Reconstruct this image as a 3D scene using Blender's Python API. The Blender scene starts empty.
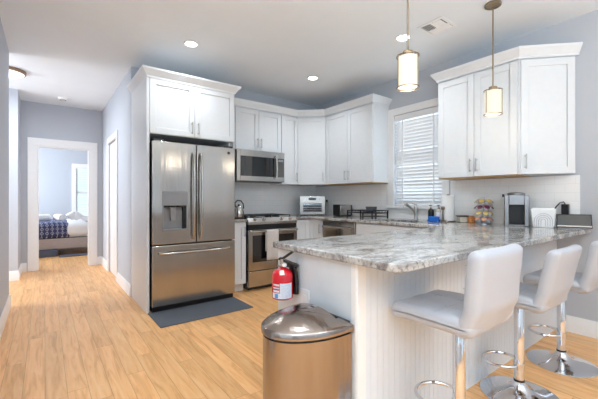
import bpy, bmesh, math, random
from mathutils import Vector, Matrix
random.seed(7)
C = bpy.context.scene.collection
SC = bpy.context.scene
PI = math.pi

# ------------------------------------------------------------------ camera
cam_data = bpy.data.cameras.new('camera')
cam = bpy.data.objects.new('camera', cam_data)
C.objects.link(cam)
cam.location = (0, 0, 1.16)
cam.rotation_euler = (PI/2, 0, -math.atan(254/337))
cam_data.sensor_fit = 'HORIZONTAL'
cam_data.sensor_width = 36
cam_data.lens = 337/598*36
cam_data.clip_start = 0.05
SC.camera = cam

# ------------------------------------------------------------------ world, lights, exposure
w = bpy.data.worlds.new('sky'); SC.world = w
w.use_nodes = True
bg = w.node_tree.nodes['Background']
bg.inputs[0].default_value = (0.7, 0.84, 1.0, 1)
bg.inputs[1].default_value = 1.0
SC.view_settings.view_transform = 'Standard'
SC.view_settings.look = 'None'
SC.view_settings.gamma = 1
SC.view_settings.use_curve_mapping = False
SC.view_settings.exposure = 0.68
SC.cycles.max_bounces = 10
SC.cycles.diffuse_bounces = 6
SC.cycles.glossy_bounces = 5
SC.cycles.sample_clamp_indirect = 6
SC.cycles.caustics_reflective = False
SC.cycles.caustics_refractive = False


def area(name, loc, rot, sx, sy, power, col=(1, 1, 1)):
    l = bpy.data.lights.new(name, 'AREA')
    l.shape = 'RECTANGLE'; l.size = sx; l.size_y = sy; l.energy = power; l.color = col
    o = bpy.data.objects.new(name, l); C.objects.link(o)
    o.location = loc; o.rotation_euler = rot
    return o


DAY = (0.73, 0.88, 1.0)
# daylight at the living-room windows behind the camera
area('daylight_rear_window', (-1.6, -4.55, 1.5), (-PI/2, 0, 0), 1.5, 1.7, 125, DAY)
area('daylight_rear_patio_door', (1.6, -4.55, 1.25), (-PI/2, 0, 0), 1.9, 2.2, 80, DAY)
area('daylight_side_window', (-3.25, -1.5, 1.5), (0, -PI/2, 0), 1.7, 2.2, 8, DAY)
area('daylight_kitchen_window', (3.86, 2.455, 1.68), (0, PI/2, 0), 1.2, 0.7, 5, (.92, .96, 1))
area('daylight_side_hall_window', (-2.55, 5.5, 1.5), (0, -PI/2, 0), 1.4, 1.1, 42, (0.88, 0.94, 1.0))
area('daylight_bedroom_window', (1.05, 10.56, 1.35), (PI/2, 0, 0), 0.8, 1.25, 16, DAY)
area('added_bedroom_side_fill', (-1.62, 9.0, 1.5), (0, -PI/2, 0), 1.3, 1.3, 62, (.9, .95, 1))  # added to light the bedroom from an assumed, unseen side opening


# added fill lights, unseen behind the camera, aimed up to even out the ceiling
FILL_COL = (.75, .895, 1)
area('added_ceiling_fill', (-.6, -1.4, 1.0), (PI, 0, 0), 2.0, 2.0, 145, FILL_COL)
area('added_ceiling_fill_right', (1.9, -2.4, .8), (PI, 0, 0), 2.0, 1.4, 32, FILL_COL)


# ------------------------------------------------------------------ materials
def srgb(r, g, b):
    f = lambda v: (v/255/12.92) if v/255 <= 0.04045 else ((v/255+0.055)/1.055)**2.4
    return (f(r), f(g), f(b), 1)


def mat(name, col, rough=0.5, metal=0.0, emit=None, es=0.0, bump=0, bscale=20, bstretch=None, coat=0.0, var=0.03, spec=None, sheen=0):
    m = bpy.data.materials.new(name); m.use_nodes = True
    nt = m.node_tree; p = nt.nodes['Principled BSDF']
    p.inputs['Roughness'].default_value = rough
    p.inputs['Metallic'].default_value = metal
    if spec is not None: p.inputs['Specular IOR Level'].default_value = spec
    if coat: p.inputs['Coat Weight'].default_value = coat
    if sheen: p.inputs['Sheen Weight'].default_value = sheen
    tc = nt.nodes.new('ShaderNodeTexCoord')
    mp = nt.nodes.new('ShaderNodeMapping')
    nt.links.new(tc.outputs['Object'], mp.inputs[0])
    if bstretch: mp.inputs['Scale'].default_value = bstretch
    nz = nt.nodes.new('ShaderNodeTexNoise'); nz.inputs['Scale'].default_value = bscale
    nz.inputs['Detail'].default_value = 3
    nt.links.new(mp.outputs[0], nz.inputs[0])
    cr = nt.nodes.new('ShaderNodeValToRGB')
    cr.color_ramp.elements[0].color = tuple(c*(1-var) for c in col[:3])+(1,)
    cr.color_ramp.elements[1].color = tuple(min(1, c*(1+var)) for c in col[:3])+(1,)
    cr.color_ramp.elements[0].position = 0.35; cr.color_ramp.elements[1].position = 0.65
    nt.links.new(nz.outputs[0], cr.inputs[0])
    nt.links.new(cr.outputs[0], p.inputs['Base Color'])
    if bump:
        b = nt.nodes.new('ShaderNodeBump'); b.inputs['Strength'].default_value = bump
        b.inputs['Distance'].default_value = 0.01
        nt.links.new(nz.outputs[0], b.inputs['Height']); nt.links.new(b.outputs[0], p.inputs['Normal'])
    if emit:
        p.inputs['Emission Color'].default_value = emit; p.inputs['Emission Strength'].default_value = es
    return m


M = {}
M['wall'] = mat('blue_grey_wall_paint', srgb(190, 195, 203), 0.75, bump=0.03, bscale=150, var=0.01)
M['ceiling'] = mat('white_ceiling_paint', srgb(232, 238, 243), 0.85, var=0.008, bscale=4)
M['trim'] = mat('white_trim_paint', srgb(240, 240, 240), 0.35, var=0.01)
M['cabinet'] = mat('white_cabinet_paint', srgb(225, 229, 233), 0.35, var=0.01)
M['bead'] = mat('white_beadboard_paint', srgb(228, 233, 239), 0.4, var=0.01)
M['ply'] = mat('bare_plywood_underside', srgb(196, 160, 112), 0.6, bstretch=(1, 12, 1), var=0.1)
M['steel'] = mat('brushed_stainless_steel', srgb(182, 178, 173), 0.17, 1.0, bump=0.32, bscale=2.0, bstretch=(4, 4, 0.5), var=0.03)
M['steel_flat'] = mat('smooth_stainless_steel', srgb(188, 185, 181), 0.22, 1.0, bscale=60, var=0.04)
M['can_steel'] = mat('brushed_steel_bin', srgb(164, 154, 148), 0.2, 1.0, bump=0.25, bscale=6, bstretch=(5, 5, .12), var=0.03)
M['chrome'] = mat('polished_chrome', srgb(225, 226, 230), 0.05, 1.0, var=0.01)
M['nickel'] = mat('satin_nickel', srgb(190, 188, 184), 0.28, 1.0, var=0.02)
M['brass'] = mat('antique_brass', srgb(160, 142, 116), 0.35, 1.0, var=0.05)
M['bronze'] = mat('light_wood_rim', srgb(150, 122, 96), 0.4, 0.3)
M['black'] = mat('black_plastic', srgb(18, 18, 20), 0.35, var=0.1)
M['blackglass'] = mat('black_glass', srgb(14, 14, 16), 0.05, coat=1.0)
M['grey_glass'] = mat('grey_screen_glass', srgb(92, 92, 90), 0.15, bscale=4, var=0.12)
M['darkgrey'] = mat('dark_grey_metal', srgb(62, 62, 66), 0.4, 0.4)
M['grey'] = mat('grey_plastic', srgb(140, 142, 146), 0.4)
M['white'] = mat('white_plastic', srgb(238, 238, 238), 0.35, var=0.01)
M['paper'] = mat('white_paper', srgb(244, 244, 244), 0.9, bump=0.1, bscale=80, var=0.01)
M['blind'] = mat('white_blind_slats', srgb(232, 232, 233), 0.45, var=0.01)
M['leather'] = mat('pale_grey_leather', srgb(184, 187, 195), 0.42, bump=0.06, bscale=220, var=0.02)
M['seam_shade'] = mat('grey_stitch_and_shade_line', srgb(196, 193, 197), 0.7)  # stool stitching, and painted shadow lines of the napkin arches
M['red'] = mat('red_enamel', srgb(205, 22, 38), 0.22, coat=0.5, var=0.03)
M['label'] = mat('white_printed_label', srgb(214, 218, 228), 0.5, bscale=140, bstretch=(1, 1, 5), var=0.22)
M['bluelabel'] = mat('light_blue_print', srgb(90, 150, 205), 0.5)
M['blue'] = mat('blue_sponge', srgb(20, 108, 205), 0.7, bump=0.4, bscale=120, var=0.1)
M['rubber'] = mat('charcoal_rubber_mat', srgb(92, 97, 106), 0.85, bump=0.5, bscale=160, var=0.10)
M['towel'] = mat('pale_grey_tea_towel', srgb(205, 202, 200), 0.95, bscale=60, bstretch=(6, 6, .4), bump=0.3, var=0.10)
M['terry'] = mat('white_terry_cloth', srgb(240, 240, 240), 0.95, bump=0.5, bscale=120, var=0.02)
M['bedframe'] = mat('beige_upholstery', srgb(176, 164, 158), 0.8, bscale=30, bstretch=(.5, 1, 4), var=0.08)
M['box'] = mat('slate_storage_box', srgb(92, 98, 116), 0.85, bscale=40, var=0.1)
M['orange'] = mat('orange_packet', srgb(214, 140, 78), 0.5, bscale=90, var=0.3)
M['podyellow'] = mat('yellow_pod_lid', srgb(216, 190, 112), 0.4, var=0.08)
M['podred'] = mat('maroon_pod_lid', srgb(120, 60, 84), 0.4, var=0.1)
M['podpeach'] = mat('peach_pod_lid', srgb(214, 160, 128), 0.4, var=0.1)
M['podcup'] = mat('white_pod_cup', srgb(226, 226, 232), 0.4)
M['maker_steel'] = mat('grey_brushed_metal', srgb(150, 150, 152), 0.32, 1.0)
M['wire'] = mat('chrome_wire', srgb(200, 202, 210), 0.15, 1.0)
M['darkcloth'] = mat('dark_grey_dishware', srgb(92, 96, 102), 0.5, bscale=30, var=0.15)
M['soap'] = mat('clear_soap_bottle', srgb(214, 208, 194), 0.15, coat=0.6)
M['pewter'] = mat('brown_grey_metal', srgb(140, 128, 120), 0.3, 0.9)
M['skycard'] = None


def emis(name, col, s):
    m = bpy.data.materials.new(name); m.use_nodes = True
    nt = m.node_tree; p = nt.nodes['Principled BSDF']
    p.inputs['Base Color'].default_value = (0.8, 0.8, 0.8, 1)
    p.inputs['Emission Color'].default_value = col; p.inputs['Emission Strength'].default_value = s
    return m


def dark_base(m):
    m.node_tree.nodes['Principled BSDF'].inputs['Base Color'].default_value = (.25, .25, .24, 1)


M['led'] = emis('lit_led_diffuser', (1, 0.98, 0.95, 1), 6)
M['opal'] = emis('lit_opal_glass', (1, 0.90, 0.68, 1), 0.52)
M['dome'] = emis('lit_ceiling_dome', (1, 0.96, 0.9, 1), 1.0)

dark_base(M['opal'])


def glass_mat():
    m = bpy.data.materials.new('window_glass'); m.use_nodes = True
    nt = m.node_tree; nt.nodes.clear()
    o = nt.nodes.new('ShaderNodeOutputMaterial'); mx = nt.nodes.new('ShaderNodeMixShader')
    t = nt.nodes.new('ShaderNodeBsdfTransparent'); g = nt.nodes.new('ShaderNodeBsdfGlossy')
    t.inputs[0].default_value = (0.95, 0.98, 0.98, 1)
    g.inputs['Roughness'].default_value = 0.02
    mx.inputs[0].default_value = 0.06
    nt.links.new(t.outputs[0], mx.inputs[1]); nt.links.new(g.outputs[0], mx.inputs[2]); nt.links.new(mx.outputs[0], o.inputs[0])
    return m


M['glass'] = glass_mat()


def N(nt, kind, **k):
    n = nt.nodes.new(kind)
    for a, v in k.items(): setattr(n, a, v)
    return n


def math_node(nt, op, a, b=None, c=None):
    n = N(nt, 'ShaderNodeMath', operation=op)
    for i, v in enumerate((a, b, c)):
        if v is None: continue
        if isinstance(v, (int, float)): n.inputs[i].default_value = v
        else: nt.links.new(v, n.inputs[i])
    return n.outputs[0]


def wood_floor():
    m = bpy.data.materials.new('honey_oak_planks'); m.use_nodes = True
    nt = m.node_tree; p = nt.nodes['Principled BSDF']
    tc = N(nt, 'ShaderNodeTexCoord'); sp = N(nt, 'ShaderNodeSeparateXYZ')
    nt.links.new(tc.outputs['Object'], sp.inputs[0])
    X, Y = sp.outputs[0], sp.outputs[1]
    W, L = 0.108, 1.25
    u = math_node(nt, 'DIVIDE', X, W); iu = math_node(nt, 'FLOOR', u); fu = math_node(nt, 'FRACT', u)
    wn = N(nt, 'ShaderNodeTexWhiteNoise', noise_dimensions='1D'); nt.links.new(iu, wn.inputs['W'])
    v = math_node(nt, 'ADD', math_node(nt, 'DIVIDE', Y, L), math_node(nt, 'MULTIPLY', wn.outputs[0], 7.0))
    iv = math_node(nt, 'FLOOR', v); fv = math_node(nt, 'FRACT', v)
    w2 = N(nt, 'ShaderNodeTexWhiteNoise', noise_dimensions='2D')
    cb = N(nt, 'ShaderNodeCombineXYZ'); nt.links.new(iu, cb.inputs[0]); nt.links.new(iv, cb.inputs[1])
    nt.links.new(cb.outputs[0], w2.inputs['Vector'])
    # grain: stretched noise offset per plank
    cb2 = N(nt, 'ShaderNodeCombineXYZ')
    nt.links.new(math_node(nt, 'MULTIPLY', X, 16), cb2.inputs[0])
    nt.links.new(math_node(nt, 'ADD', math_node(nt, 'MULTIPLY', Y, 1.3), math_node(nt, 'MULTIPLY', w2.outputs[0], 30)), cb2.inputs[1])
    nt.links.new(math_node(nt, 'MULTIPLY', w2.outputs[0], 9), cb2.inputs[2])
    g = N(nt, 'ShaderNodeTexNoise'); g.inputs['Scale'].default_value = 1.6; g.inputs['Detail'].default_value = 6
    g.inputs['Roughness'].default_value = 0.6; g.inputs['Distortion'].default_value = 1.1
    nt.links.new(cb2.outputs[0], g.inputs[0])
    cr = N(nt, 'ShaderNodeValToRGB')
    e = cr.color_ramp.elements
    e[0].position = 0.28; e[0].color = srgb(208, 148, 92)
    e[1].position = 0.72; e[1].color = srgb(243, 196, 140)
    k = e.new(0.5); k.color = srgb(236, 180, 120)
    nt.links.new(g.outputs[0], cr.inputs[0])
    hs = N(nt, 'ShaderNodeHueSaturation')
    nt.links.new(cr.outputs[0], hs.inputs['Color'])
    nt.links.new(math_node(nt, 'ADD', math_node(nt, 'MULTIPLY', w2.outputs[0], 0.16), 0.92), hs.inputs['Value'])
    # seams
    eu = math_node(nt, 'MINIMUM', fu, math_node(nt, 'SUBTRACT', 1.0, fu))
    ev = math_node(nt, 'MINIMUM', fv, math_node(nt, 'SUBTRACT', 1.0, fv))
    su = math_node(nt, 'LESS_THAN', eu, 0.012); sv = math_node(nt, 'LESS_THAN', ev, 0.0012)
    s = math_node(nt, 'MAXIMUM', su, sv)
    mx = N(nt, 'ShaderNodeMix', data_type='RGBA')
    nt.links.new(math_node(nt, 'MULTIPLY', s, 0.5), mx.inputs[0])
    nt.links.new(hs.outputs[0], mx.inputs[6]); mx.inputs[7].default_value = srgb(120, 78, 46)
    nt.links.new(mx.outputs[2], p.inputs['Base Color'])
    p.inputs['Roughness'].default_value = 0.36
    b = N(nt, 'ShaderNodeBump'); b.inputs['Strength'].default_value = 0.06; b.inputs['Distance'].default_value = 0.004
    nt.links.new(g.outputs[0], b.inputs['Height']); nt.links.new(b.outputs[0], p.inputs['Normal'])
    return m


def granite():
    m = bpy.data.materials.new('grey_veined_granite'); m.use_nodes = True
    nt = m.node_tree; p = nt.nodes['Principled BSDF']
    tc = N(nt, 'ShaderNodeTexCoord'); mp = N(nt, 'ShaderNodeMapping')
    mp.inputs['Rotation'].default_value = (0, 0, 0.5); mp.inputs['Scale'].default_value = (1.4, 3.0, 2.0)
    nt.links.new(tc.outputs['Object'], mp.inputs[0])
    a = N(nt, 'ShaderNodeTexNoise'); a.inputs['Scale'].default_value = 3.6; a.inputs['Detail'].default_value = 7
    a.inputs['Roughness'].default_value = 0.66; a.inputs['Distortion'].default_value = 0.9
    nt.links.new(mp.outputs[0], a.inputs[0])
    cr = N(nt, 'ShaderNodeValToRGB'); e = cr.color_ramp.elements
    e[0].position = 0.30; e[0].color = srgb(104, 100, 102)
    e[1].position = 0.66; e[1].color = srgb(208, 208, 206)
    k = e.new(0.44); k.color = srgb(156, 152, 150)
    k = e.new(0.52); k.color = srgb(190, 188, 185)
    nt.links.new(a.outputs[0], cr.inputs[0])
    s = N(nt, 'ShaderNodeTexNoise'); s.inputs['Scale'].default_value = 55; s.inputs['Detail'].default_value = 4; s.inputs['Roughness'].default_value = 0.7
    nt.links.new(tc.outputs['Object'], s.inputs[0])
    c2 = N(nt, 'ShaderNodeValToRGB'); f = c2.color_ramp.elements
    f[0].position = 0.38; f[0].color = (0.30, 0.29, 0.30, 1); f[1].position = 0.5; f[1].color = (1, 1, 1, 1)
    nt.links.new(s.outputs[0], c2.inputs[0])
    mx = N(nt, 'ShaderNodeMix', data_type='RGBA', blend_type='MULTIPLY'); mx.inputs[0].default_value = 0.75
    nt.links.new(cr.outputs[0], mx.inputs[6]); nt.links.new(c2.outputs[0], mx.inputs[7])
    nt.links.new(mx.outputs[2], p.inputs['Base Color'])
    p.inputs['Roughness'].default_value = 0.11
    return m


def tile():
    m = bpy.data.materials.new('white_subway_tile'); m.use_nodes = True
    nt = m.node_tree; p = nt.nodes['Principled BSDF']
    tc = N(nt, 'ShaderNodeTexCoord'); sp = N(nt, 'ShaderNodeSeparateXYZ'); cb = N(nt, 'ShaderNodeCombineXYZ')
    nt.links.new(tc.outputs['Object'], sp.inputs[0])
    nt.links.new(math_node(nt, 'ADD', sp.outputs[0], sp.outputs[1]), cb.inputs[0]); nt.links.new(sp.outputs[2], cb.inputs[1])
    br = N(nt, 'ShaderNodeTexBrick'); br.inputs['Scale'].default_value = 1
    br.inputs['Color1'].default_value = srgb(246, 246, 246); br.inputs['Color2'].default_value = srgb(244, 244, 245)
    br.inputs['Mortar'].default_value = srgb(234, 234, 235); br.inputs['Mortar Size'].default_value = 0.0018
    br.inputs['Brick Width'].default_value = 0.152; br.inputs['Row Height'].default_value = 0.0763
    nt.links.new(cb.outputs[0], br.inputs[0]); nt.links.new(br.outputs[0], p.inputs['Base Color'])
    p.inputs['Roughness'].default_value = 0.12
    return m


def lattice_fabric():
    m = bpy.data.materials.new('navy_lattice_bedding'); m.use_nodes = True
    nt = m.node_tree; p = nt.nodes['Principled BSDF']
    tc = N(nt, 'ShaderNodeTexCoord'); sp = N(nt, 'ShaderNodeSeparateXYZ')
    nt.links.new(tc.outputs['Object'], sp.inputs[0])
    u = math_node(nt, 'ADD', sp.outputs[0], math_node(nt, 'MULTIPLY', sp.outputs[1], 0.35)); v = math_node(nt, 'ADD', sp.outputs[2], sp.outputs[1])
    k = 2*PI/0.17
    s1 = math_node(nt, 'COSINE', math_node(nt, 'MULTIPLY', math_node(nt, 'ADD', u, v), k))
    s2 = math_node(nt, 'COSINE', math_node(nt, 'MULTIPLY', math_node(nt, 'SUBTRACT', u, v), k))
    pr = math_node(nt, 'ABSOLUTE', math_node(nt, 'ADD', math_node(nt, 'MULTIPLY', s1, s2), 0.35))
    s3 = math_node(nt, 'ABSOLUTE', math_node(nt, 'COSINE', math_node(nt, 'MULTIPLY', u, k)))
    line = math_node(nt, 'MAXIMUM', math_node(nt, 'LESS_THAN', pr, 0.13), math_node(nt, 'LESS_THAN', s3, 0.09))
    mx = N(nt, 'ShaderNodeMix', data_type='RGBA'); nt.links.new(line, mx.inputs[0])
    mx.inputs[6].default_value = srgb(62, 68, 104); mx.inputs[7].default_value = srgb(186, 192, 212)
    nt.links.new(mx.outputs[2], p.inputs['Base Color']); p.inputs['Roughness'].default_value = 0.9
    return m


M['floor'] = wood_floor(); M['granite'] = granite(); M['tile'] = tile(); M['lattice'] = lattice_fabric()


# ------------------------------------------------------------------ mesh helpers
class MB:
    def __init__(s): s.v = []; s.f = []

    def add(s, vs, fs, X=None):
        o = len(s.v)
        s.v += [tuple(X @ Vector(p)) if X else tuple(p) for p in vs]
        s.f += [tuple(i+o for i in f) for f in fs]
        return s

    def box(s, x0, x1, y0, y1, z0, z1, X=None):
        v = [(x, y, z) for z in (z0, z1) for y in (y0, y1) for x in (x0, x1)]
        return s.add(v, [(0, 2, 3, 1), (4, 5, 7, 6), (0, 1, 5, 4), (2, 6, 7, 3), (0, 4, 6, 2), (1, 3, 7, 5)], X)

    def rings(s, rings, cap=True, closed=True, X=None):
        n = len(rings[0]); v = [p for r in rings for p in r]; f = []
        for i in range(len(rings)-1):
            for j in range(n if closed else n-1):
                k = (j+1) % n
                f.append((i*n+j, i*n+k, (i+1)*n+k, (i+1)*n+j))
        if cap:
            f.append(tuple(range(n-1, -1, -1))); f.append(tuple((len(rings)-1)*n+j for j in range(n)))
        return s.add(v, f, X)

    def lathe(s, prof, n=32, c=(0, 0), X=None):
        return s.rings([[(c[0]+r*math.cos(2*PI*j/n), c[1]+r*math.sin(2*PI*j/n), z) for j in range(n)] for r, z in prof], X=X)

    def cyl(s, a, b, r, n=16, r2=None, X=None):
        a, b = Vector(a), Vector(b); d = (b-a).normalized()
        u = d.orthogonal().normalized(); t = d.cross(u)
        r2 = r if r2 is None else r2
        R = []
        for p, q in ((a, r), (b, r2)):
            R.append([tuple(p+u*q*math.cos(2*PI*j/n)+t*q*math.sin(2*PI*j/n)) for j in range(n)])
        return s.rings(R, X=X)

    def tube(s, pts, r, n=10, closed=False, X=None):
        P = [Vector(p) for p in pts]; m = len(P)
        T = []
        for i in range(m):
            if closed: d = P[(i+1) % m]-P[i-1]
            else: d = P[min(i+1, m-1)]-P[max(i-1, 0)]
            T.append(d.normalized())
        u = T[0].orthogonal().normalized(); R = []
        for i in range(m):
            u = (u-T[i]*u.dot(T[i])).normalized(); t = T[i].cross(u)
            R.append([tuple(P[i]+u*r*math.cos(2*PI*j/n)+t*r*math.sin(2*PI*j/n)) for j in range(n)])
        if closed: R.append(R[0])
        return s.rings(R, cap=not closed, X=X)

    def prism(s, poly, z0, z1, X=None):
        return s.rings([[(x, y, z0) for x, y in poly], [(x, y, z1) for x, y in poly]], X=X)

    def build(s, name, m, parent=None, bevel=0, seg=2, smooth=True, ang=35, loc=None):
        me = bpy.data.meshes.new(name); me.from_pydata(s.v, [], s.f)
        bm = bmesh.new(); bm.from_mesh(me)
        bmesh.ops.remove_doubles(bm, verts=bm.verts, dist=1e-6)
        bmesh.ops.recalc_face_normals(bm, faces=bm.faces); bm.to_mesh(me); bm.free()
        if smooth:
            me.shade_smooth(); me.set_sharp_from_angle(angle=math.radians(ang))
        me.materials.append(m)
        o = bpy.data.objects.new(name, me); C.objects.link(o)
        if parent: o.parent = parent
        if loc: o.location = loc
        if bevel:
            b = o.modifiers.new('bevel', 'BEVEL'); b.width = bevel; b.segments = seg; b.limit_method = 'ANGLE'; b.angle_limit = math.radians(40)
            b.harden_normals = False
        return o


def rbox(w, d, t, r, n=10, fn=None, X=None, mb=None):
    """rounded box centred on 0; fn(p) moves every vertex"""
    mb = mb or MB()
    h = Vector((w/2, d/2, t/2))
    def rnd(p):
        q = Vector([max(-h[i]+r, min(h[i]-r, p[i])) for i in range(3)])
        e = Vector(p)-q
        if e.length > 1e-9: e = e.normalized()*r
        o = q+e
        return tuple(fn(o)) if fn else tuple(o)
    for ax in range(3):
        a, b = [(1, 2), (2, 0), (0, 1)][ax]
        def ticks(L):
            out = [-L + r*(1-math.cos(k*PI/8)) for k in range(5)]
            mid = [(-L+r)+(2*L-2*r)*k/n for k in range(1, n)]
            return out+mid+[-x for x in reversed(out)]
        ta, tb = ticks(h[a]), ticks(h[b])
        for sg in (-1, 1):
            vs = []; fs = []
            for i, x in enumerate(ta):
                for j, y in enumerate(tb):
                    p = [0, 0, 0]; p[ax] = sg*h[ax]; p[a] = x; p[b] = y
                    vs.append(rnd(p))
            nb = len(tb)
            for i in range(len(ta)-1):
                for j in range(nb-1):
                    fs.append((i*nb+j, i*nb+j+1, (i+1)*nb+j+1, (i+1)*nb+j))
            mb.add(vs, fs, X)
    return mb


def T(x=0, y=0, z=0): return Matrix.Translation((x, y, z))
def RX(a): return Matrix.Rotation(a, 4, 'X')
def RY(a): return Matrix.Rotation(a, 4, 'Y')
def RZ(a): return Matrix.Rotation(a, 4, 'Z')


def thing(name, label, cat, loc=(0, 0, 0), rz=0, group=None):
    o = bpy.data.objects.new(name, None); C.objects.link(o)
    o.empty_display_size = 0.05
    o.location = loc; o.rotation_euler = (0, 0, rz)
    o['label'] = label; o['category'] = cat
    if group: o['group'] = group
    return o


def tag(o, label, cat, group=None):
    o['label'] = label; o['category'] = cat
    if group: o['group'] = group
    return o


def struct(o, label=None):
    o['kind'] = 'structure'
    if label: o['label'] = label
    return o


def copy_thing(src, label, loc, rz=0, group=None):
    r = src.copy(); C.objects.link(r); r.location = loc; r.rotation_euler = (0, 0, rz); r['label'] = label
    if group: r['group'] = group
    for ch in list(src.children):
        c = ch.copy(); C.objects.link(c); c.parent = r
        for g in list(ch.children):
            d = g.copy(); C.objects.link(d); d.parent = c
    return r


def light(kind, parent, loc, power, col, size=0.05, rot=(0, 0, 0), spot=2.2):
    l = bpy.data.lights.new('bulb', kind); l.energy = power; l.color = col
    if kind == 'SPOT': l.spot_size = spot; l.spot_blend = 0.9; l.shadow_soft_size = size
    elif kind == 'POINT': l.shadow_soft_size = size
    else: l.shape = 'DISK'; l.size = size
    o = bpy.data.objects.new('bulb', l); C.objects.link(o); o.parent = parent; o.location = loc; o.rotation_euler = rot
    return o


# ------------------------------------------------------------------ room shell
H = 2.743
struct(MB().box(-3.4, 3.86, -4.7, 12.0, -0.08, 0).build('floor', M['floor']))
struct(MB().box(-3.4, 3.86, -4.7, 12.0, H, H+0.1).build('ceiling', M['ceiling']))
XR, YB = 3.68, 4.41


def wallbox(name, boxes, label=None):
    m = MB()
    for b in boxes: m.box(*b)
    return struct(m.build(name, M['wall']), label)


WY0, WY1, WZ0, WZ1 = 2.11, 2.79, 1.08, 2.26
wallbox('wall_right', [(XR, XR+.14, -4.6, WY0, 0, H), (XR, XR+.14, WY1, YB+.12, 0, H), (XR, XR+.14, WY0, WY1, 0, WZ0), (XR, XR+.14, WY0, WY1, WZ1, H)])
wallbox('wall_back', [(0.82, XR, YB, YB+.12, 0, H)])
DY0, DY1 = 5.41, 6.17
wallbox('wall_hall_right', [(.82, .94, YB+.12, DY0, 0, H), (.82, .94, DY1, 7.09, 0, H), (.82, .94, DY0, DY1, 2.05, H)])
YF = 6.97
wallbox('wall_hall_far', [(-1.6, -.098, YF, YF+.12, 0, H), (.625, .82, YF, YF+.12, 0, H), (.94, 2.3, YF, YF+.12, 0, H), (-.098, .625, YF, YF+.12, 2.04, H)])
wallbox('wall_hall_left', [(-2.5, -.31, 6.3, YF, 0, H)])
wallbox('wall_left', [(-.43, -.31, 1.5, 4.78, 0, H), (-2.5, -.43, 4.66, 4.78, 0, H)])
wallbox('wall_side_hall', [(-2.62, -2.5, 4.66, 5.0, 0, H), (-2.62, -2.5, 6.0, 6.4, 0, H), (-2.62, -2.5, 5.0, 6.0, 0, .85), (-2.62, -2.5, 5.0, 6.0, 2.2, H)])
wallbox('wall_living_front', [(-3.2, -.43, 1.5, 1.62, 0, H)])
wallbox('wall_living_left', [(-3.32, -3.2, -4.6, -2.6, 0, H), (-3.32, -3.2, -.4, 1.62, 0, H), (-3.32, -3.2, -2.6, -.4, 0, .65), (-3.32, -3.2, -2.6, -.4, 2.35, H)])
wallbox('wall_rear', [(-3.32, -2.35, -4.62, -4.5, 0, H), (-.85, .65, -4.62, -4.5, 0, H), (2.55, XR+.14, -4.62, -4.5, 0, H), (-2.35, -.85, -4.62, -4.5, 0, .65), (-2.35, -.85, -4.62, -4.5, 2.35, H), (.65, 2.55, -4.62, -4.5, 2.35, H)])
wallbox('wall_bedroom_far', [(-1.72, .645, 10.5, 10.62, 0, H), (1.45, 2.3, 10.5, 10.62, 0, H), (.645, 1.45, 10.5, 10.62, 0, .69), (.645, 1.45, 10.5, 10.62, 2.0, H)])
wallbox('wall_bedroom_left', [(-1.72, -1.6, YF, 8.35, 0, H), (-1.72, -1.6, 9.65, 10.62, 0, H), (-1.72, -1.6, 8.35, 9.65, 0, .85), (-1.72, -1.6, 8.35, 9.65, 2.15, H)])
wallbox('wall_bedroom_right', [(2.18, 2.3, YF, 10.62, 0, H)])


# window frames that only daylight and reflections tell of
def plain_window(n, boxes, pane):
    f = MB()
    for b in boxes: f.box(*b)
    o = struct(f.build('window_%d' % n, M['trim']))
    struct(MB().box(*pane).build('pane', M['glass'], o))
    return o


def frame_y(x0, x1, z0, z1, y, t=.05, d=.06, mull=()):
    b = [(x0, x1, y, y+d, z0, z0+t), (x0, x1, y, y+d, z1-t, z1), (x0, x0+t, y, y+d, z0+t, z1-t), (x1-t, x1, y, y+d, z0+t, z1-t)]
    for k in mull: b.append((k-t/2, k+t/2, y, y+d, z0+t, z1-t))
    return b


def frame_x(y0, y1, z0, z1, x, t=.05, d=.06, mull=()):
    return [(b[2], b[3], b[0], b[1], b[4], b[5]) for b in frame_y(y0, y1, z0, z1, x, t, d, mull)]


plain_window(2, frame_y(-2.35, -.85, .65, 2.35, -4.55, mull=(-1.6,)), (-2.3, -.9, -4.53, -4.524, .7, 2.3))
plain_window(3, frame_y(.65, 2.55, 0, 2.35, -4.55, mull=(1.6,)), (.7, 2.5, -4.53, -4.524, .05, 2.3))
plain_window(4, frame_x(-2.6, -.4, .65, 2.35, -3.27, mull=(-1.5,)), (-3.25, -3.244, -2.55, -.45, .7, 2.3))


# baseboards
def baseboard(name, path, h=0.14, t=0.016, closed_ends=True):
    """path: the wall line, the room on its right-hand side"""
    prof = [(0, 0), (t, 0), (t, h-.03), (t*.55, h-.012), (t*.45, h), (0, h)]
    return struct(sweep(path, prof).build(name, M['trim'], ang=25))


def offset(path, d):
    P = [Vector((x, y)) for x, y in path]; out = []
    for i, p in enumerate(P):
        ds = []
        if i > 0: ds.append((P[i]-P[i-1]).normalized())
        if i < len(P)-1: ds.append((P[i+1]-P[i]).normalized())
        ns = [Vector((q.y, -q.x)) for q in ds]
        if len(ns) == 1: o = ns[0]*d
        else:
            s = (ns[0]+ns[1]).normalized(); o = s*(d/max(.2, s.dot(ns[0])))
        out.append(p+o)
    return out


def sweep(path, prof, mb=None):
    mb = mb or MB()
    offs = [offset(path, d) for d, z in prof]
    R = [[(offs[k][i].x, offs[k][i].y, prof[k][1]) for k in range(len(prof))] for i in range(len(path))]
    return mb.rings(R)


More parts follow.
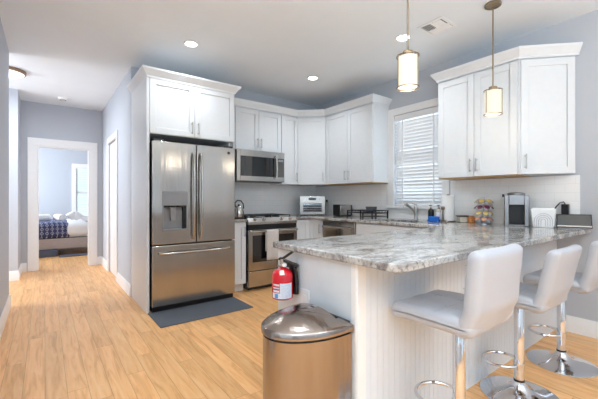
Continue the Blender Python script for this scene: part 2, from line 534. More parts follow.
baseboard('baseboard_right', [(XR, 1.03), (XR, -4.5)])
baseboard('baseboard_hall_right', [(.82, 5.32), (.82, YB-.001)])
baseboard('baseboard_hall_far', [(.74, YF), (.82, YF), (.82, 6.26)])
baseboard('baseboard_hall_left', [(-2.5, 6.3), (-.31, 6.3), (-.31, YF), (-.235, YF)][0:4])
baseboard('baseboard_left', [(-.31, 1.5), (-.31, 4.78), (-.6, 4.78)])
baseboard('baseboard_bedroom_far', [(-1.6, 10.5), (2.18, 10.5)])

# hall door (closed) on the right wall of the hall
d1 = MB()
d1.box(.838, .875, DY0+.01, DY1-.01, .01, 2.04)
door1 = struct(d1.build('door_1', M['trim'], bevel=.002), 'white closed door in the hall side wall')
cz = MB()
for y0, y1, z0, z1 in ((DY0-.09, DY0, 0, 2.05), (DY1, DY1+.09, 0, 2.05), (DY0-.09, DY1+.09, 2.05, 2.14)):
    cz.box(.802, .82, y0, y1, z0, z1)
struct(cz.build('casing', M['trim'], door1, bevel=.003))
for z in (.28, 1.16, 1.82):
    struct(MB().cyl((.825, DY0+.012, z-.045), (.825, DY0+.012, z+.045), .008).build('hinge', M['nickel'], door1))
for y in (DY0+.10, ):
    p = MB()
    for za, zb in ((.2, .9), (1.05, 1.95)):
        for (a, b, c, d) in ((DY0+.13, DY1-.13, za, za+.015), (DY0+.13, DY1-.13, zb-.015, zb), (DY0+.13, DY0+.145, za, zb), (DY1-.145, DY1-.13, za, zb)):
            p.box(.832, .839, a, b, c, d)
    struct(p.build('door_molding', M['trim'], door1))

# bedroom doorway: casing and jambs
cz = MB()
for x0, x1, z0, z1 in ((-.225, -.098, 0, 2.04), (.625, .745, 0, 2.04), (-.225, .745, 2.04, 2.165)):
    cz.box(x0, x1, YF-.02, YF, z0, z1)
    cz.box(x0, x1, YF+.12, YF+.138, z0, z1)
cz.box(-.098, -.083, YF-.012, YF+.13, 0, 2.025); cz.box(.61, .625, YF-.012, YF+.13, 0, 2.025); cz.box(-.098, .625, YF-.012, YF+.13, 2.025, 2.04)
door2 = struct(cz.build('door_2', M['trim'], bevel=.003), 'white cased doorway opening into the bedroom')
for z in (.30, 1.05, 1.80):
    struct(MB().box(-.084, -.080, YF+.04, YF+.075, z-.045, z+.045).build('hinge', M['nickel'], door2))

# bedroom window
f = MB()
for b in frame_y(.555, 1.54, .60, 2.09, 10.478, t=.09, d=.022): f.box(*b)
f.box(.53, 1.56, 10.44, 10.50, .66, .69)
f.box(.645, 1.45, 10.53, 10.57, 1.32, 1.37)
for b in frame_y(.645, 1.45, .69, 2.0, 10.53, t=.035, d=.04): f.box(*b)
win5 = struct(f.build('window_5', M['trim'], bevel=.002), 'bedroom window with white casing')
struct(MB().box(.68, 1.42, 10.55, 10.554, .72, 1.97).build('pane', M['glass'], win5))
bl = thing('window_blind', 'open white blind in the bedroom window beyond the bed', 'blind', (1.05, 10.505, .70))
MB().box(-.4, .4, -.02, .025, 1.25, 1.30).build('headrail', M['blind'], bl)
s = MB()
for k in range(26):
    s.box(-.395, .395, -.022, .022, -.0015, .0015, X=T(0, 0, .03+k*.047) @ RX(math.radians(18)))
s.build('slats', M['blind'], bl, smooth=False)

# kitchen window with casing, stool and closed blind
f = MB()
c = .10
for b in ((XR-.02, XR, WY1, WY1+c, WZ0-.01, WZ1), (XR-.02, XR, WY0-.08, WY0, WZ0-.01, WZ1), (XR-.022, XR, WY0-.09, WY1+c+.01, WZ1, WZ1+.09)): f.box(*b)
f.box(XR-.045, XR+.10, WY0-.09, WY1+c+.01, WZ0-.035, WZ0-.005)
for b in frame_x(WY0, WY1, WZ0, WZ1, XR+.08, t=.04, d=.04): f.box(*b)
f.box(XR+.08, XR+.12, WY0, WY1, 1.64, 1.69)
win1 = struct(f.build('window_1', M['trim'], bevel=.002), 'kitchen window with white casing over the sink')
struct(MB().box(XR+.098, XR+.102, WY0+.04, WY1-.04, WZ0+.04, WZ1-.04).build('pane', M['glass'], win1))
bl = thing('window_blind', 'nearly closed white blind in the kitchen window over the sink', 'blind', (XR+.03, (WY0+WY1)/2, WZ0))
hw = (WY1-WY0)/2-.008
MB().box(-.04, -.028, -hw, hw, 1.10, 1.175).build('valance', M['blind'], bl, bevel=.003)
MB().box(-.025, .03, -hw, hw, 1.12, 1.17).build('headrail', M['blind'], bl)
s = MB()
for k in range(25):
    a = math.radians(60 if k not in (1, 3, 4, 7, 11, 16) else 44)
    s.box(-.025, .025, -hw, hw, -.0015, .0015, X=T(0, 0, .045+k*.0425) @ RY(a))
s.build('slats', M['blind'], bl, smooth=False)
MB().box(-.025, .025, -hw, hw, .0, .018).build('bottom_rail', M['blind'], bl, bevel=.003)
for y in (-.22, .22):
    MB().box(-.029, -.0275, y-.008, y+.008, .01, 1.11).build('ladder_tape', M['blind'], bl)
MB().cyl((-.034, hw-.05, 1.1), (-.034, hw-.05, .25), .004).build('wand', M['white'], bl)

# tiled backsplash
bs = MB()
bs.box(1.83, XR-.008, YB-.008, YB, .914, 1.42)
bs.box(XR-.008, XR, WY1+c+.01, YB, .914, 1.372)
bs.box(XR-.008, XR, WY0-.09, WY1+c+.01, .914, WZ0-.035)
bs.box(XR-.008, XR, .861, WY0-.09, .914, 1.372)
struct(bs.build('wall_backsplash', M['tile'], smooth=False), 'white glossy subway tile backsplash')

# ------------------------------------------------------------------ cabinets
DT = .02  # door thickness


def shaker(mb, x0, x1, z0, z1, y=-DT, fw=.06, rec=.009):
    mb.box(x0, x0+fw, y, y+DT, z0, z1); mb.box(x1-fw, x1, y, y+DT, z0, z1)
    mb.box(x0+fw, x1-fw, y, y+DT, z0, z0+fw); mb.box(x0+fw, x1-fw, y, y+DT, z1-fw, z1)
    mb.box(x0+fw, x1-fw, y+rec, y+DT, z0+fw, z1-fw)
    return mb


def pull(parent, x, z, L=.13, vert=True, y=-DT):
    m = MB()
    if vert:
        m.cyl((x, y-.03, z), (x, y-.03, z+L), .0055, 10)
        for q in (z+.015, z+L-.015): m.cyl((x, y, q), (x, y-.03, q), .0045, 8)
    else:
        m.cyl((x-L/2, y-.03, z), (x+L/2, y-.03, z), .0055, 10)
        for q in (x-L/2+.015, x+L/2-.015): m.cyl((q, y, z), (q, y-.03, z), .0045, 8)
    return m.build('handle', M['nickel'], parent)


def cabinet(name, label, cat, origin, rz, w, d, z0, z1, doors, dz=None, body=True, toe=0, gx=.0025):
    """local x along the front, y to the back, origin at the front left of the carcass; doors = (x0, x1, handle side)"""
    t = thing(name, label, cat, origin, rz)
    if body:
        b = MB().box(0, w, 0, d, z0+toe, z1)
        if toe: b.box(0, w, .06, d, z0, z0+toe)
        b.build('body', M['cabinet'], t, bevel=.0015)
    a, b_ = dz or (z0, z1)
    for x0, x1, hs in doors:
        dm = shaker(MB(), x0+gx, x1-gx, a+.002, b_-.002).build('door', M['cabinet'], t, bevel=.0018)
        if hs:
            hx = x0+.03 if hs[0] == 'l' else x1-.03
            hz = a+.045 if hs[1] == 'b' else b_-.045-.13
            pull(dm, hx, hz)
    return t


ZU0, ZU1 = 1.385, 2.44
UD = YB-4.10  # upper carcass depth
# above the range
cabinet('upper_cabinet', 'white two-door wall cabinet above the microwave', 'cabinet', (2.0, 4.10, 0), 0, .755, UD-.002, 1.83, ZU1, [(.02, .3775, 'rb'), (.3775, .752, 'lb')], (1.83, 2.395))
cabinet('upper_cabinet', 'narrow single-door white wall cabinet right of the microwave', 'cabinet', (2.757, 4.10, 0), 0, .30, UD-.002, ZU0, ZU1, [(0.003, .297, 'rb')], (ZU0, 2.395))
# filler left of microwave, behind fridge side
# corner diagonal cabinet
ca, cb_ = Vector((3.06, 4.10)), Vector((3.37, 3.79))
t = thing('corner_wall_cabinet', 'white diagonal corner wall cabinet with one door', 'cabinet', (ca.x, ca.y, 0), -PI/4)
Lw = (cb_-ca).length
Ri = Matrix.Rotation(PI/4, 4, 'Z') @ Matrix.Translation((-ca.x, -ca.y, 0))
MB().prism([(3.06, 4.10), (3.37, 3.79), (XR-.002, 3.79), (XR-.002, YB-.002), (3.06, YB-.002)], ZU0, ZU1, X=Ri).build('body', M['cabinet'], t, bevel=.0015)
dm = shaker(MB(), .012, Lw-.012, ZU0+.002, 2.393).build('door', M['cabinet'], t, bevel=.0018)
pull(dm, Lw-.045, ZU0+.045)
# R wall uppers by the corner
cabinet('upper_cabinet', 'white two-door wall cabinet left of the kitchen window', 'cabinet', (3.37, 3.788, 0), -PI/2, .908, XR-3.37-.002, ZU0, ZU1, [(.004, .454, 'rb'), (.454, .904, 'lb')], (ZU0, 2.395))
# R wall uppers over the peninsula
cabinet('upper_cabinet', 'white two-door wall cabinet over the coffee pods, right of the window', 'cabinet', (3.37, 1.985, 0), -PI/2, .765, XR-3.37-.002, ZU0, ZU1, [(.004, .3825, 'rb'), (.3825, .761, 'lb')], (ZU0, 2.395))
# angled end cabinet
ea, eb = Vector((3.365, 1.217)), Vector((XR-.002, .892))
ang = math.atan2(eb.y-ea.y, eb.x-ea.x)
t = thing('angled_end_cabinet', 'white single-door wall cabinet at the right end, set at an angle', 'cabinet', (ea.x, ea.y, 0), ang)
Lw = (eb-ea).length
Ri = Matrix.Rotation(-ang, 4, 'Z') @ Matrix.Translation((-ea.x, -ea.y, 0))
MB().prism([(ea.x, ea.y), (eb.x, eb.y), (XR-.002, ea.y)], ZU0, ZU1, X=Ri).build('body', M['cabinet'], t, bevel=.0015)
dm = shaker(MB(), .012, Lw-.012, ZU0+.002, 2.393).build('door', M['cabinet'], t, bevel=.0018)
pull(dm, .04, ZU0+.045)
# plywood bottom strips
for nm, lb, b in (('cabinet_bottom_strip', 'thin bare wood strip under the wall cabinet above the coffee pods', (3.36, XR-.01, 1.23, 1.98)),
                  ('cabinet_bottom_strip', 'thin bare wood strip under the wall cabinet left of the window', (3.36, XR-.01, 2.885, 3.78))):
    tag(MB().box(*b, ZU0-.008, ZU0-.0005).build(nm, M['ply']), lb, 'cabinet strip')

CROWN = [(0, 2.405), (.006, 2.405), (.010, 2.425), (.030, 2.452), (.050, 2.480), (.053, 2.497), (0, 2.497)]


def crown(name, label, path, parent=None, prof=CROWN, inv=None):
    o = sweep(path, prof).build(name, M['cabinet'], parent, ang=20)
    if not parent: tag(o, label, 'crown molding')
    return o


crown('crown_molding', 'white crown molding along the corner wall cabinets left of the window', [(1.86, 4.08), (3.052, 4.08), (3.35, 3.782), (3.35, 2.88), (XR-.001, 2.88)])
crown('crown_molding', 'white crown molding on the wall cabinets right of the window', [(XR-.001, 1.987), (3.35, 1.987), (3.35, 1.209), (XR-.001, .869)])

# fridge surround
t = thing('refrigerator_cabinet', 'tall white cabinet surround with two doors above the refrigerator', 'cabinet', (.83, 3.66, 0))
MB().box(-.008, .02, 0, YB-3.66-.002, 0, 2.44).build('side_panel', M['cabinet'], t, bevel=.0015)
MB().box(.95, .97, .12, YB-3.66-.002, 0, 1.84).build('side_panel', M['cabinet'], t, bevel=.0015)
MB().box(.02, .97, .022, YB-3.66-.002, 1.84, 2.44).build('body', M['cabinet'], t, bevel=.0015)
for x0, x1, side in ((.022, .49, 'r'), (.49, .968, 'l')):
    dm = MB(); shaker(dm, x0+.002, x1-.002, 1.845, 2.41, y=.0)
    dm = dm.build('door', M['cabinet'], t, bevel=.0018)
    pull(dm, x1-.035 if side == 'r' else x0+.035, 1.875, y=0)
o = sweep([(0, YB-3.66-.002), (0, 0), (.97, 0), (.97, .40)], [(a*1.12, z) for a, z in CROWN]).build('crown', M['cabinet'], t, ang=20)

# base cabinets
ZC0, ZC1 = .8795, .914
BF = 3.81  # carcass front of the back run
cabinet('base_cabinet', 'narrow white base cabinet between refrigerator and range', 'cabinet', (1.83, BF, 0), 0, .195, YB-BF-.002, 0, ZC0, [(.003, .192, 'rt')], (.105, .87), toe=.1)
t = thing('corner_base_cabinet', 'white corner base cabinet between range and dishwasher', 'cabinet', (2.81, BF, 0))
MB().box(0, .25, 0, YB-BF-.002, .1, ZC0).box(.25, XR-2.81-.002, -.30, YB-BF-.002, .1, ZC0).box(0, .3, .06, .5, 0, .1).box(.31, .8, -.30, .5, 0, .1).build('body', M['cabinet'], t, bevel=.0015)
shaker(MB(), .003, .228, .107, .868).build('door', M['cabinet'], t, bevel=.0018)
X = T(.25, -.02, 0) @ RZ(-PI/2)
dm = MB()
for b in ((0, .06, .107, .868), (.215, .275, .107, .868)): dm.box(b[0]+.003, b[1], -DT, 0, b[2], b[3], X=X)
dm.box(.06, .215, -DT, 0, .107, .167, X=X); dm.box(.06, .215, -DT, 0, .808, .868, X=X); dm.box(.06, .215, -.011, 0, .167, .808, X=X)
dm = dm.build('door', M['cabinet'], t, bevel=.0018)
h = MB(); h.cyl((.25, -.05, .69), (.25, -.05, .82), .0055, 10, X=X @ T(0, 0, 0))
m = MB(); m.cyl((.25, -.05, .69), (.25, -.05, .82), .0055, 10, X=X)
for q in (.705, .805): m.cyl((.25, -.02, q), (.25, -.05, q), .0045, 8, X=X)
m.build('handle', M['nickel'], dm)
# sink base and filler on the window wall
cabinet('sink_base_cabinet', 'white base cabinet under the sink beside the dishwasher', 'cabinet', (3.06, 2.885, 0), -PI/2, .90, XR-3.06-.002, 0, .66, [(.003, .45, 'rt'), (.45, .897, 'lt')], (.107, .65), toe=.1)
t2 = [o for o in C.objects if o.name.startswith('sink_base_cabinet')][0]
MB().box(0, .9, 0, .02, .66, ZC0).build('front_rail', M['cabinet'], t2)
MB().box(.01, .89, -DT, 0, .68, .868).build('false_drawer_front', M['cabinet'], t2, bevel=.0018)
cabinet('base_cabinet', 'white base cabinet where the peninsula meets the window wall', 'cabinet', (3.06, 1.98, 0), -PI/2, .305, XR-3.06-.002, 0, ZC0, [(.003, .30, 'lt')], (.107, .868), toe=.1)

# ------------------------------------------------------------------ worktops


def slab(name, xs, ys, filled, z0, z1, m, corner=None, rad=.045):
    bm = bmesh.new(); V = {}
    def v(x, y, z):
        k = (round(x, 4), round(y, 4), round(z, 4))
        if k not in V: V[k] = bm.verts.new(k)
        return V[k]
    F = lambda i, j: 0 <= i < len(xs)-1 and 0 <= j < len(ys)-1 and filled(i, j)
    for i in range(len(xs)-1):
        for j in range(len(ys)-1):
            if not F(i, j): continue
            a, b, c_, d = xs[i], xs[i+1], ys[j], ys[j+1]
            bm.faces.new([v(a, c_, z1), v(b, c_, z1), v(b, d, z1), v(a, d, z1)])
            bm.faces.new([v(a, c_, z0), v(a, d, z0), v(b, d, z0), v(b, c_, z0)])
            if not F(i-1, j): bm.faces.new([v(a, c_, z0), v(a, c_, z1), v(a, d, z1), v(a, d, z0)])
            if not F(i+1, j): bm.faces.new([v(b, c_, z0), v(b, d, z0), v(b, d, z1), v(b, c_, z1)])
            if not F(i, j-1): bm.faces.new([v(a, c_, z0), v(b, c_, z0), v(b, c_, z1), v(a, c_, z1)])
            if not F(i, j+1): bm.faces.new([v(a, d, z0), v(a, d, z1), v(b, d, z1), v(b, d, z0)])
    bmesh.ops.recalc_face_normals(bm, faces=bm.faces)
    if corner:
        es = [e for e in bm.edges if all(abs(q.co.x-corner[0]) < 1e-4 and abs(q.co.y-corner[1]) < 1e-4 for q in e.verts)]
        bmesh.ops.bevel(bm, geom=es, offset=rad, segments=6, affect='EDGES', profile=.5)
    me = bpy.data.meshes.new(name); bm.to_mesh(me); bm.free()
    me.shade_smooth(); me.set_sharp_from_angle(angle=math.radians(35)); me.materials.append(m)
    o = bpy.data.objects.new(name, me); C.objects.link(o)
    b = o.modifiers.new('bevel', 'BEVEL'); b.width = .006; b.segments = 3; b.limit_method = 'ANGLE'; b.angle_limit = math.radians(50)
    return o


SX0, SX1, SY0, SY1 = 3.12, 3.50, 2.10, 2.78
xs = [1.06, 2.808, 3.02, SX0, SX1, XR-.002]
ys = [.785, 1.665, SY0, SY1, 3.77, YB-.009]


def fill(i, j):
    if j == 0: return True
    if j == 4: return i >= 1
    if i < 2: return False
    if i == 3 and j == 2: return False
    return True


ct = slab('granite_countertop', xs, ys, fill, ZC0, ZC1, M['granite'], corner=(1.06, .785))
tag(ct, 'large glossy grey granite worktop covering the peninsula and the sink run', 'countertop')
lt = slab('granite_countertop', [1.832, 2.032], [3.77, YB-.009], lambda i, j: True, ZC0, ZC1, M['granite'])
tag(lt, 'short strip of granite worktop under the kettle beside the refrigerator', 'countertop')

# sink and faucet
t = thing('undermount_sink', 'stainless undermount sink in the granite below the window', 'sink', ((SX0+SX1)/2, (SY0+SY1)/2, .67))
a, b = (SX1-SX0)/2+.005, (SY1-SY0)/2+.005
s = MB()
s.box(-a-.002, a+.002, -b-.002, b+.002, 0, .004)
for q in ((-a-.003, -a, -b, b), (a, a+.003, -b, b), (-a, a, -b-.003, -b), (-a, a, b, b+.003)): s.box(*q, 0, .208)
s.build('basin', M['steel_flat'], t)
MB().lathe([(.045, .004), (.045, .008), (.03, .009), (.0, .007)], 24).build('drain', M['chrome'], t)
t = thing('kitchen_faucet', 'brushed nickel pull-out faucet behind the sink', 'faucet', (3.575, 2.40, ZC1))
MB().lathe([(.030, 0), (.030, .006), (.024, .012), (.021, .03), (.021, .13), (.023, .15), (.020, .165), (0, .168)], 24).build('base', M['nickel'], t)
MB().tube([(-.005, 0, .07), (-.05, -.0, .11), (-.12, 0, .155), (-.17, 0, .18)], .013, 14).build('spout', M['nickel'], t)
MB().tube([(-.15, 0, .172), (-.19, 0, .186), (-.215, 0, .175), (-.222, 0, .155)], .018, 14).build('spray_head', M['nickel'], t)
MB().tube([(0, 0, .16), (.02, .0, .18), (-.05, .02, .20)], .006, 10).build('lever_handle', M['nickel'], t)

# ------------------------------------------------------------------ peninsula base
PX, PY = 1.09, 1.025
t = thing('peninsula_base', 'white peninsula base with beadboard front below the granite overhang', 'peninsula base', (PX, PY, 0))
b = MB().box(.0, XR-PX-.002, 0.012, .625, 0, ZC0-.001)
b.build('body', M['cabinet'], t, bevel=.001)
b = MB()
x = .05; pit = .0425
while x < XR-PX-.004:
    x1 = min(x+pit-.002, XR-PX-.002)
    b.box(x, x1, 0, .012, 0, ZC0-.003)
    b.box(x1, min(x1+.002, XR-PX-.002), .003, .012, 0, ZC0-.003)
    x += pit
b.build('beadboard_panel', M['bead'], t, bevel=.0007, seg=1)
MB().box(-.004, .05, -.008, .014, 0, ZC0-.003).box(-.006, .002, .0, .03, 0, ZC0-.003).build('corner_trim', M['trim'], t, bevel=.0015)
op = MB().box(-.006, 0, .33, .40, .57, .69)
op = op.build('outlet_plate', M['white'], t, bevel=.002)
for z in (.60, .645):
    MB().box(-.008, -.005, .35, .38, z-.012, z+.016).build('socket', M['white'], op, bevel=.001)

# ------------------------------------------------------------------ refrigerator
t = thing('refrigerator', 'stainless french-door refrigerator with water dispenser and bottom freezer', 'refrigerator', (.865, 3.62, 0))
FW, FD = .92, .74
MB().box(.004, FW-.004, .075, FD, .03, 1.755).build('body', M['darkgrey'], t, bevel=.004)
MB().box(.01, FW-.01, .03, .60, 0, .055).build('kick_grille', M['black'], t)
dt = .068
# left door with a hole for the dispenser
z0, z1 = .694, 1.762
DX0, DX1, DZ0, DZ1 = .100, .362, .835, 1.10
L = MB()
xl = [.0, DX0+.008, DX1-.008, .4565]; zl = [z0, DZ0+.006, DZ1-.004, z1]


def door_frame(name, xl, zl, hole=None):
    bm = bmesh.new(); V = {}
    def v(x, y, z):
        k = (round(x, 5), round(y, 5), round(z, 5))
        if k not in V: V[k] = bm.verts.new(k)
        return V[k]
    F = lambda i, j: 0 <= i < len(xl)-1 and 0 <= j < len(zl)-1 and (i, j) != hole
    for i in range(len(xl)-1):
        for j in range(len(zl)-1):
            if not F(i, j): continue
            a, b, c_, d = xl[i], xl[i+1], zl[j], zl[j+1]
            for y in (0, dt): bm.faces.new([v(a, y, c_), v(b, y, c_), v(b, y, d), v(a, y, d)])
            if not F(i-1, j): bm.faces.new([v(a, 0, c_), v(a, dt, c_), v(a, dt, d), v(a, 0, d)])
            if not F(i+1, j): bm.faces.new([v(b, 0, c_), v(b, dt, c_), v(b, dt, d), v(b, 0, d)])
            if not F(i, j-1): bm.faces.new([v(a, 0, c_), v(b, 0, c_), v(b, dt, c_), v(a, dt, c_)])
            if not F(i, j+1): bm.faces.new([v(a, 0, d), v(b, 0, d), v(b, dt, d), v(a, dt, d)])
    bmesh.ops.recalc_face_normals(bm, faces=bm.faces)
    me = bpy.data.meshes.new(name); bm.to_mesh(me); bm.free()
    me.shade_smooth(); me.set_sharp_from_angle(angle=math.radians(35)); me.materials.append(M['steel'])
    o = bpy.data.objects.new(name, me); C.objects.link(o); o.parent = t
    bv = o.modifiers.new('bevel', 'BEVEL'); bv.width = .007; bv.segments = 4; bv.limit_method = 'ANGLE'; bv.angle_limit = math.radians(50)
    return o


ldoor = door_frame('door', xl, zl, (1, 1))
rdoor = door_frame('door', [.4635, .92], [z0, z1])
fdoor = door_frame('freezer_drawer', [0, .92], [.06, .682])


def bar_handle(parent, pts, r, m, ends):
    mb = MB().tube(pts, r, 14)
    for a_, b__ in ends: mb.cyl(a_, b__, r*.9, 12)
    return mb.build('handle', m, parent)


for par, hx in ((ldoor, .418), (rdoor, .502)):
    zz = [(.735, .015), (.78, .038), (.95, .052), (1.2, .057), (1.45, .052), (1.62, .038), (1.665, .015)]
    bar_handle(par, [(hx, -y, z) for z, y in zz], .0125, M['steel_flat'], [((hx, 0, .748), (hx, -.03, .758)), ((hx, 0, 1.652), (hx, -.03, 1.642))])
zz = [(.07, .02), (.10, .045), (.25, .056), (.46, .06), (.67, .056), (.82, .045), (.85, .02)]
bar_handle(fdoor, [(x, -y, .603) for x, y in zz], .0125, M['steel_flat'], [((.08, 0, .603), (.09, -.035, .603)), ((.84, 0, .603), (.83, -.035, .603))])
# dispenser
dsp = MB().box(DX0, DX1, -.004, .02, DZ1-.004, 1.245).build('dispenser_panel', M['grey'], ldoor, bevel=.003)
cv = MB()
cv.box(DX0, DX0+.014, -.003, .06, DZ0, DZ1); cv.box(DX1-.014, DX1, -.003, .06, DZ0, DZ1); cv.box(DX0, DX1, -.008, .06, DZ0, DZ0+.014)
cv.build('dispenser_frame', M['grey'], ldoor, bevel=.002)
MB().box(DX0+.01, DX1-.01, .050, .060, DZ0, DZ1).build('dispenser_back', M['grey'], ldoor)
MB().box(DX1-.045, DX1-.014, .0, .052, DZ0+.014, DZ1).box(DX0+.014, DX1-.014, .004, .052, DZ1-.022, DZ1).build('dispenser_painted_shade', M['black'], ldoor)  # black boxes stand in for shade inside the dispenser recess
MB().box(DX0+.085, DX0+.135, .006, .024, DZ0+.10, DZ1-.02).box(DX0+.075, DX0+.145, .004, .04, DZ1-.03, DZ1).build('dispenser_paddle', M['grey'], ldoor, bevel=.003)
MB().lathe([(0, -.0), (.016, 0), (.016, .003), (0, .004)], 24, X=T(.87-.03, 0, 1.70) @ RX(PI/2)).build('round_badge', M['darkgrey'], rdoor)
for q in (.02, .80): MB().box(q, q+.1, .02, .12, 1.762, 1.785).build('hinge_cover', M['darkgrey'], t, bevel=.004)

# ------------------------------------------------------------------ range
t = thing('gas_range', 'stainless slide-in gas range between the base cabinets', 'range', (2.042, 3.77, 0))
RW = .756
MB().box(0, RW, .035, .63, .02, .895).build('body', M['darkgrey'], t, bevel=.002)
MB().box(.03, RW-.03, .06, .5, 0, .03).build('feet', M['black'], t)
MB().box(-.003, RW+.003, .04, .632, .895, .921).build('cooktop', M['blackglass'], t, bevel=.003)
# control panel: sloped front
P = [(-.012, .84), (-.012, .873), (.03, .925), (.075, .925), (.075, .84)]
cp = MB().rings([[(x, y, z) for y, z in P] for x in (0, RW)]).build('control_panel', M['steel_flat'], t, bevel=.002)
for k in range(5):
    x = .10+k*.139
    if k == 2: continue
    X = T(x, .012, .902) @ RX(math.radians(40))
    MB().lathe([(0, 0), (.020, 0), (.019, .022), (.016, .026), (0, .026)], 20, X=X).build('knob', M['steel_flat'], cp)
MB().box(.30, .46, .0, .004, 0, .03, X=T(0, .0, .885) @ RX(math.radians(-39))).build('display', M['blackglass'], cp)
MB().box(.0, RW, .0, .036, .775, .836).build('vent_band', M['black'], t)
od = MB()
for b in ((.0, .055, .255, .77), (RW-.055, RW, .255, .77), (.055, RW-.055, .255, .36), (.055, RW-.055, .70, .77)): od.box(b[0], b[1], -.012, .034, b[2], b[3])
od = od.build('oven_door', M['steel'], t, bevel=.002)
MB().box(.05, RW-.05, -.009, .03, .355, .705).build('oven_window', M['blackglass'], od)
bar_handle(od, [(.03, -.062, .752), (RW-.03, -.062, .752)], .0125, M['steel_flat'], [((.05, -.01, .752), (.05, -.062, .752)), ((RW-.05, -.01, .752), (RW-.05, -.062, .752))])
MB().box(0, RW, -.010, .034, .05, .245).build('drawer', M['steel'], t, bevel=.003)
for cx in (.19, .565):
    g = MB()
    for y in (.12, .22, .34, .46, .56): g.box(cx-.165, cx+.165, y-.006, y+.006, .938, .95)
    for x in (-.16, -.08, 0, .08, .16): g.box(cx+x-.006, cx+x+.006, .12, .56, .938, .95)
    for x in (-.16, .16):
        for y in (.12, .56): g.box(cx+x-.008, cx+x+.008, y-.008, y+.008, .92, .94)
    g.build('burner_grate', M['black'], t, bevel=.001)
for cx in (.19, .565):
    for y in (.22, .46):
        MB().lathe([(0, .921), (.045, .921), (.045, .93), (.028, .936), (0, .936)], 24, c=(cx, y)).build('burner', M['darkgrey'], t)
# towel over the handle
tw = MB()
n = 14
def drape(y, z0, z1, ph):
    R = []
    for k in range(9):
        z = z0+(z1-z0)*k/8
        R.append([(-.09+.18*i/n, y+.004*math.sin(i*1.5+ph+k*.15)*(1-k/9), z) for i in range(n+1)])
    return R
front = drape(-.020, -.37, 0, 0)
arc = [[(-.09+.18*i/n, -.020*math.cos(q), .0165*math.sin(q)+.002) for i in range(n+1)] for q in (PI*k/6 for k in range(1, 6))]
back = list(reversed(drape(.018, -.26, 0, 1)))
RR = front+arc+back
tw.rings(RR, cap=False, closed=False)
o = tw.build('dish_towel', M['towel'], ang=60, loc=(2.042+.225+.09, 3.77-.062, .752))
sm = o.modifiers.new('solid', 'SOLIDIFY'); sm.thickness = .004; sm.offset = 1
tag(o, 'pale grey dish towel hanging over the oven door handle', 'towel')

# ------------------------------------------------------------------ microwave
t = thing('microwave', 'stainless over-range microwave with black window under the two-door cabinet', 'microwave', (2.0, 4.0, 1.41))
MW = .753
MB().box(0, MW, .03, YB-4.0-.01, 0, .415).build('body', M['darkgrey'], t, bevel=.003)
fr = MB()
for b in ((0, .05, 0, .415), (.05, MW, .33, .415), (.05, MW, 0, .065), (.615, .63, .065, .33)): fr.box(b[0], b[1], 0, .032, b[2], b[3])
fr.build('front_frame', M['steel_flat'], t, bevel=.002)
MB().box(.048, .618, .006, .03, .06, .335).build('door_window', M['blackglass'], t)
cpn = MB().box(.628, MW-.004, .002, .03, .06, .335).build('control_panel', M['grey_glass'], t)
MB().box(.65, MW-.02, -.0, .003, .285, .315).build('clock_display', M['grey'], cpn)
bar_handle(t, [(.598, -.035, .045), (.598, -.042, .20), (.598, -.035, .37)], .012, M['steel_flat'], [((.598, .0, .06), (.598, -.035, .06)), ((.598, .0, .355), (.598, -.035, .355))])
MB().box(.02, MW-.02, .04, .35, -.006, .002).build('underside_vent', M['black'], t)

# ------------------------------------------------------------------ dishwasher
t = thing('dishwasher', 'stainless dishwasher under the window-wall counter beside the corner cabinet', 'dishwasher', (3.045, 3.487, 0), -PI/2)
MB().box(.002, .596, .02, .60, .03, .87).build('body', M['darkgrey'], t)
dd = MB().box(.003, .595, -.012, .02, .11, .872).build('door', M['steel'], t, bevel=.003)
bar_handle(dd, [(.04, -.05, .80), (.56, -.05, .80)], .011, M['steel_flat'], [((.06, -.01, .80), (.06, -.05, .80)), ((.54, -.01, .80), (.54, -.05, .80))])
MB().box(.01, .59, .04, .3, 0, .10).build('kick_plate', M['black'], t)


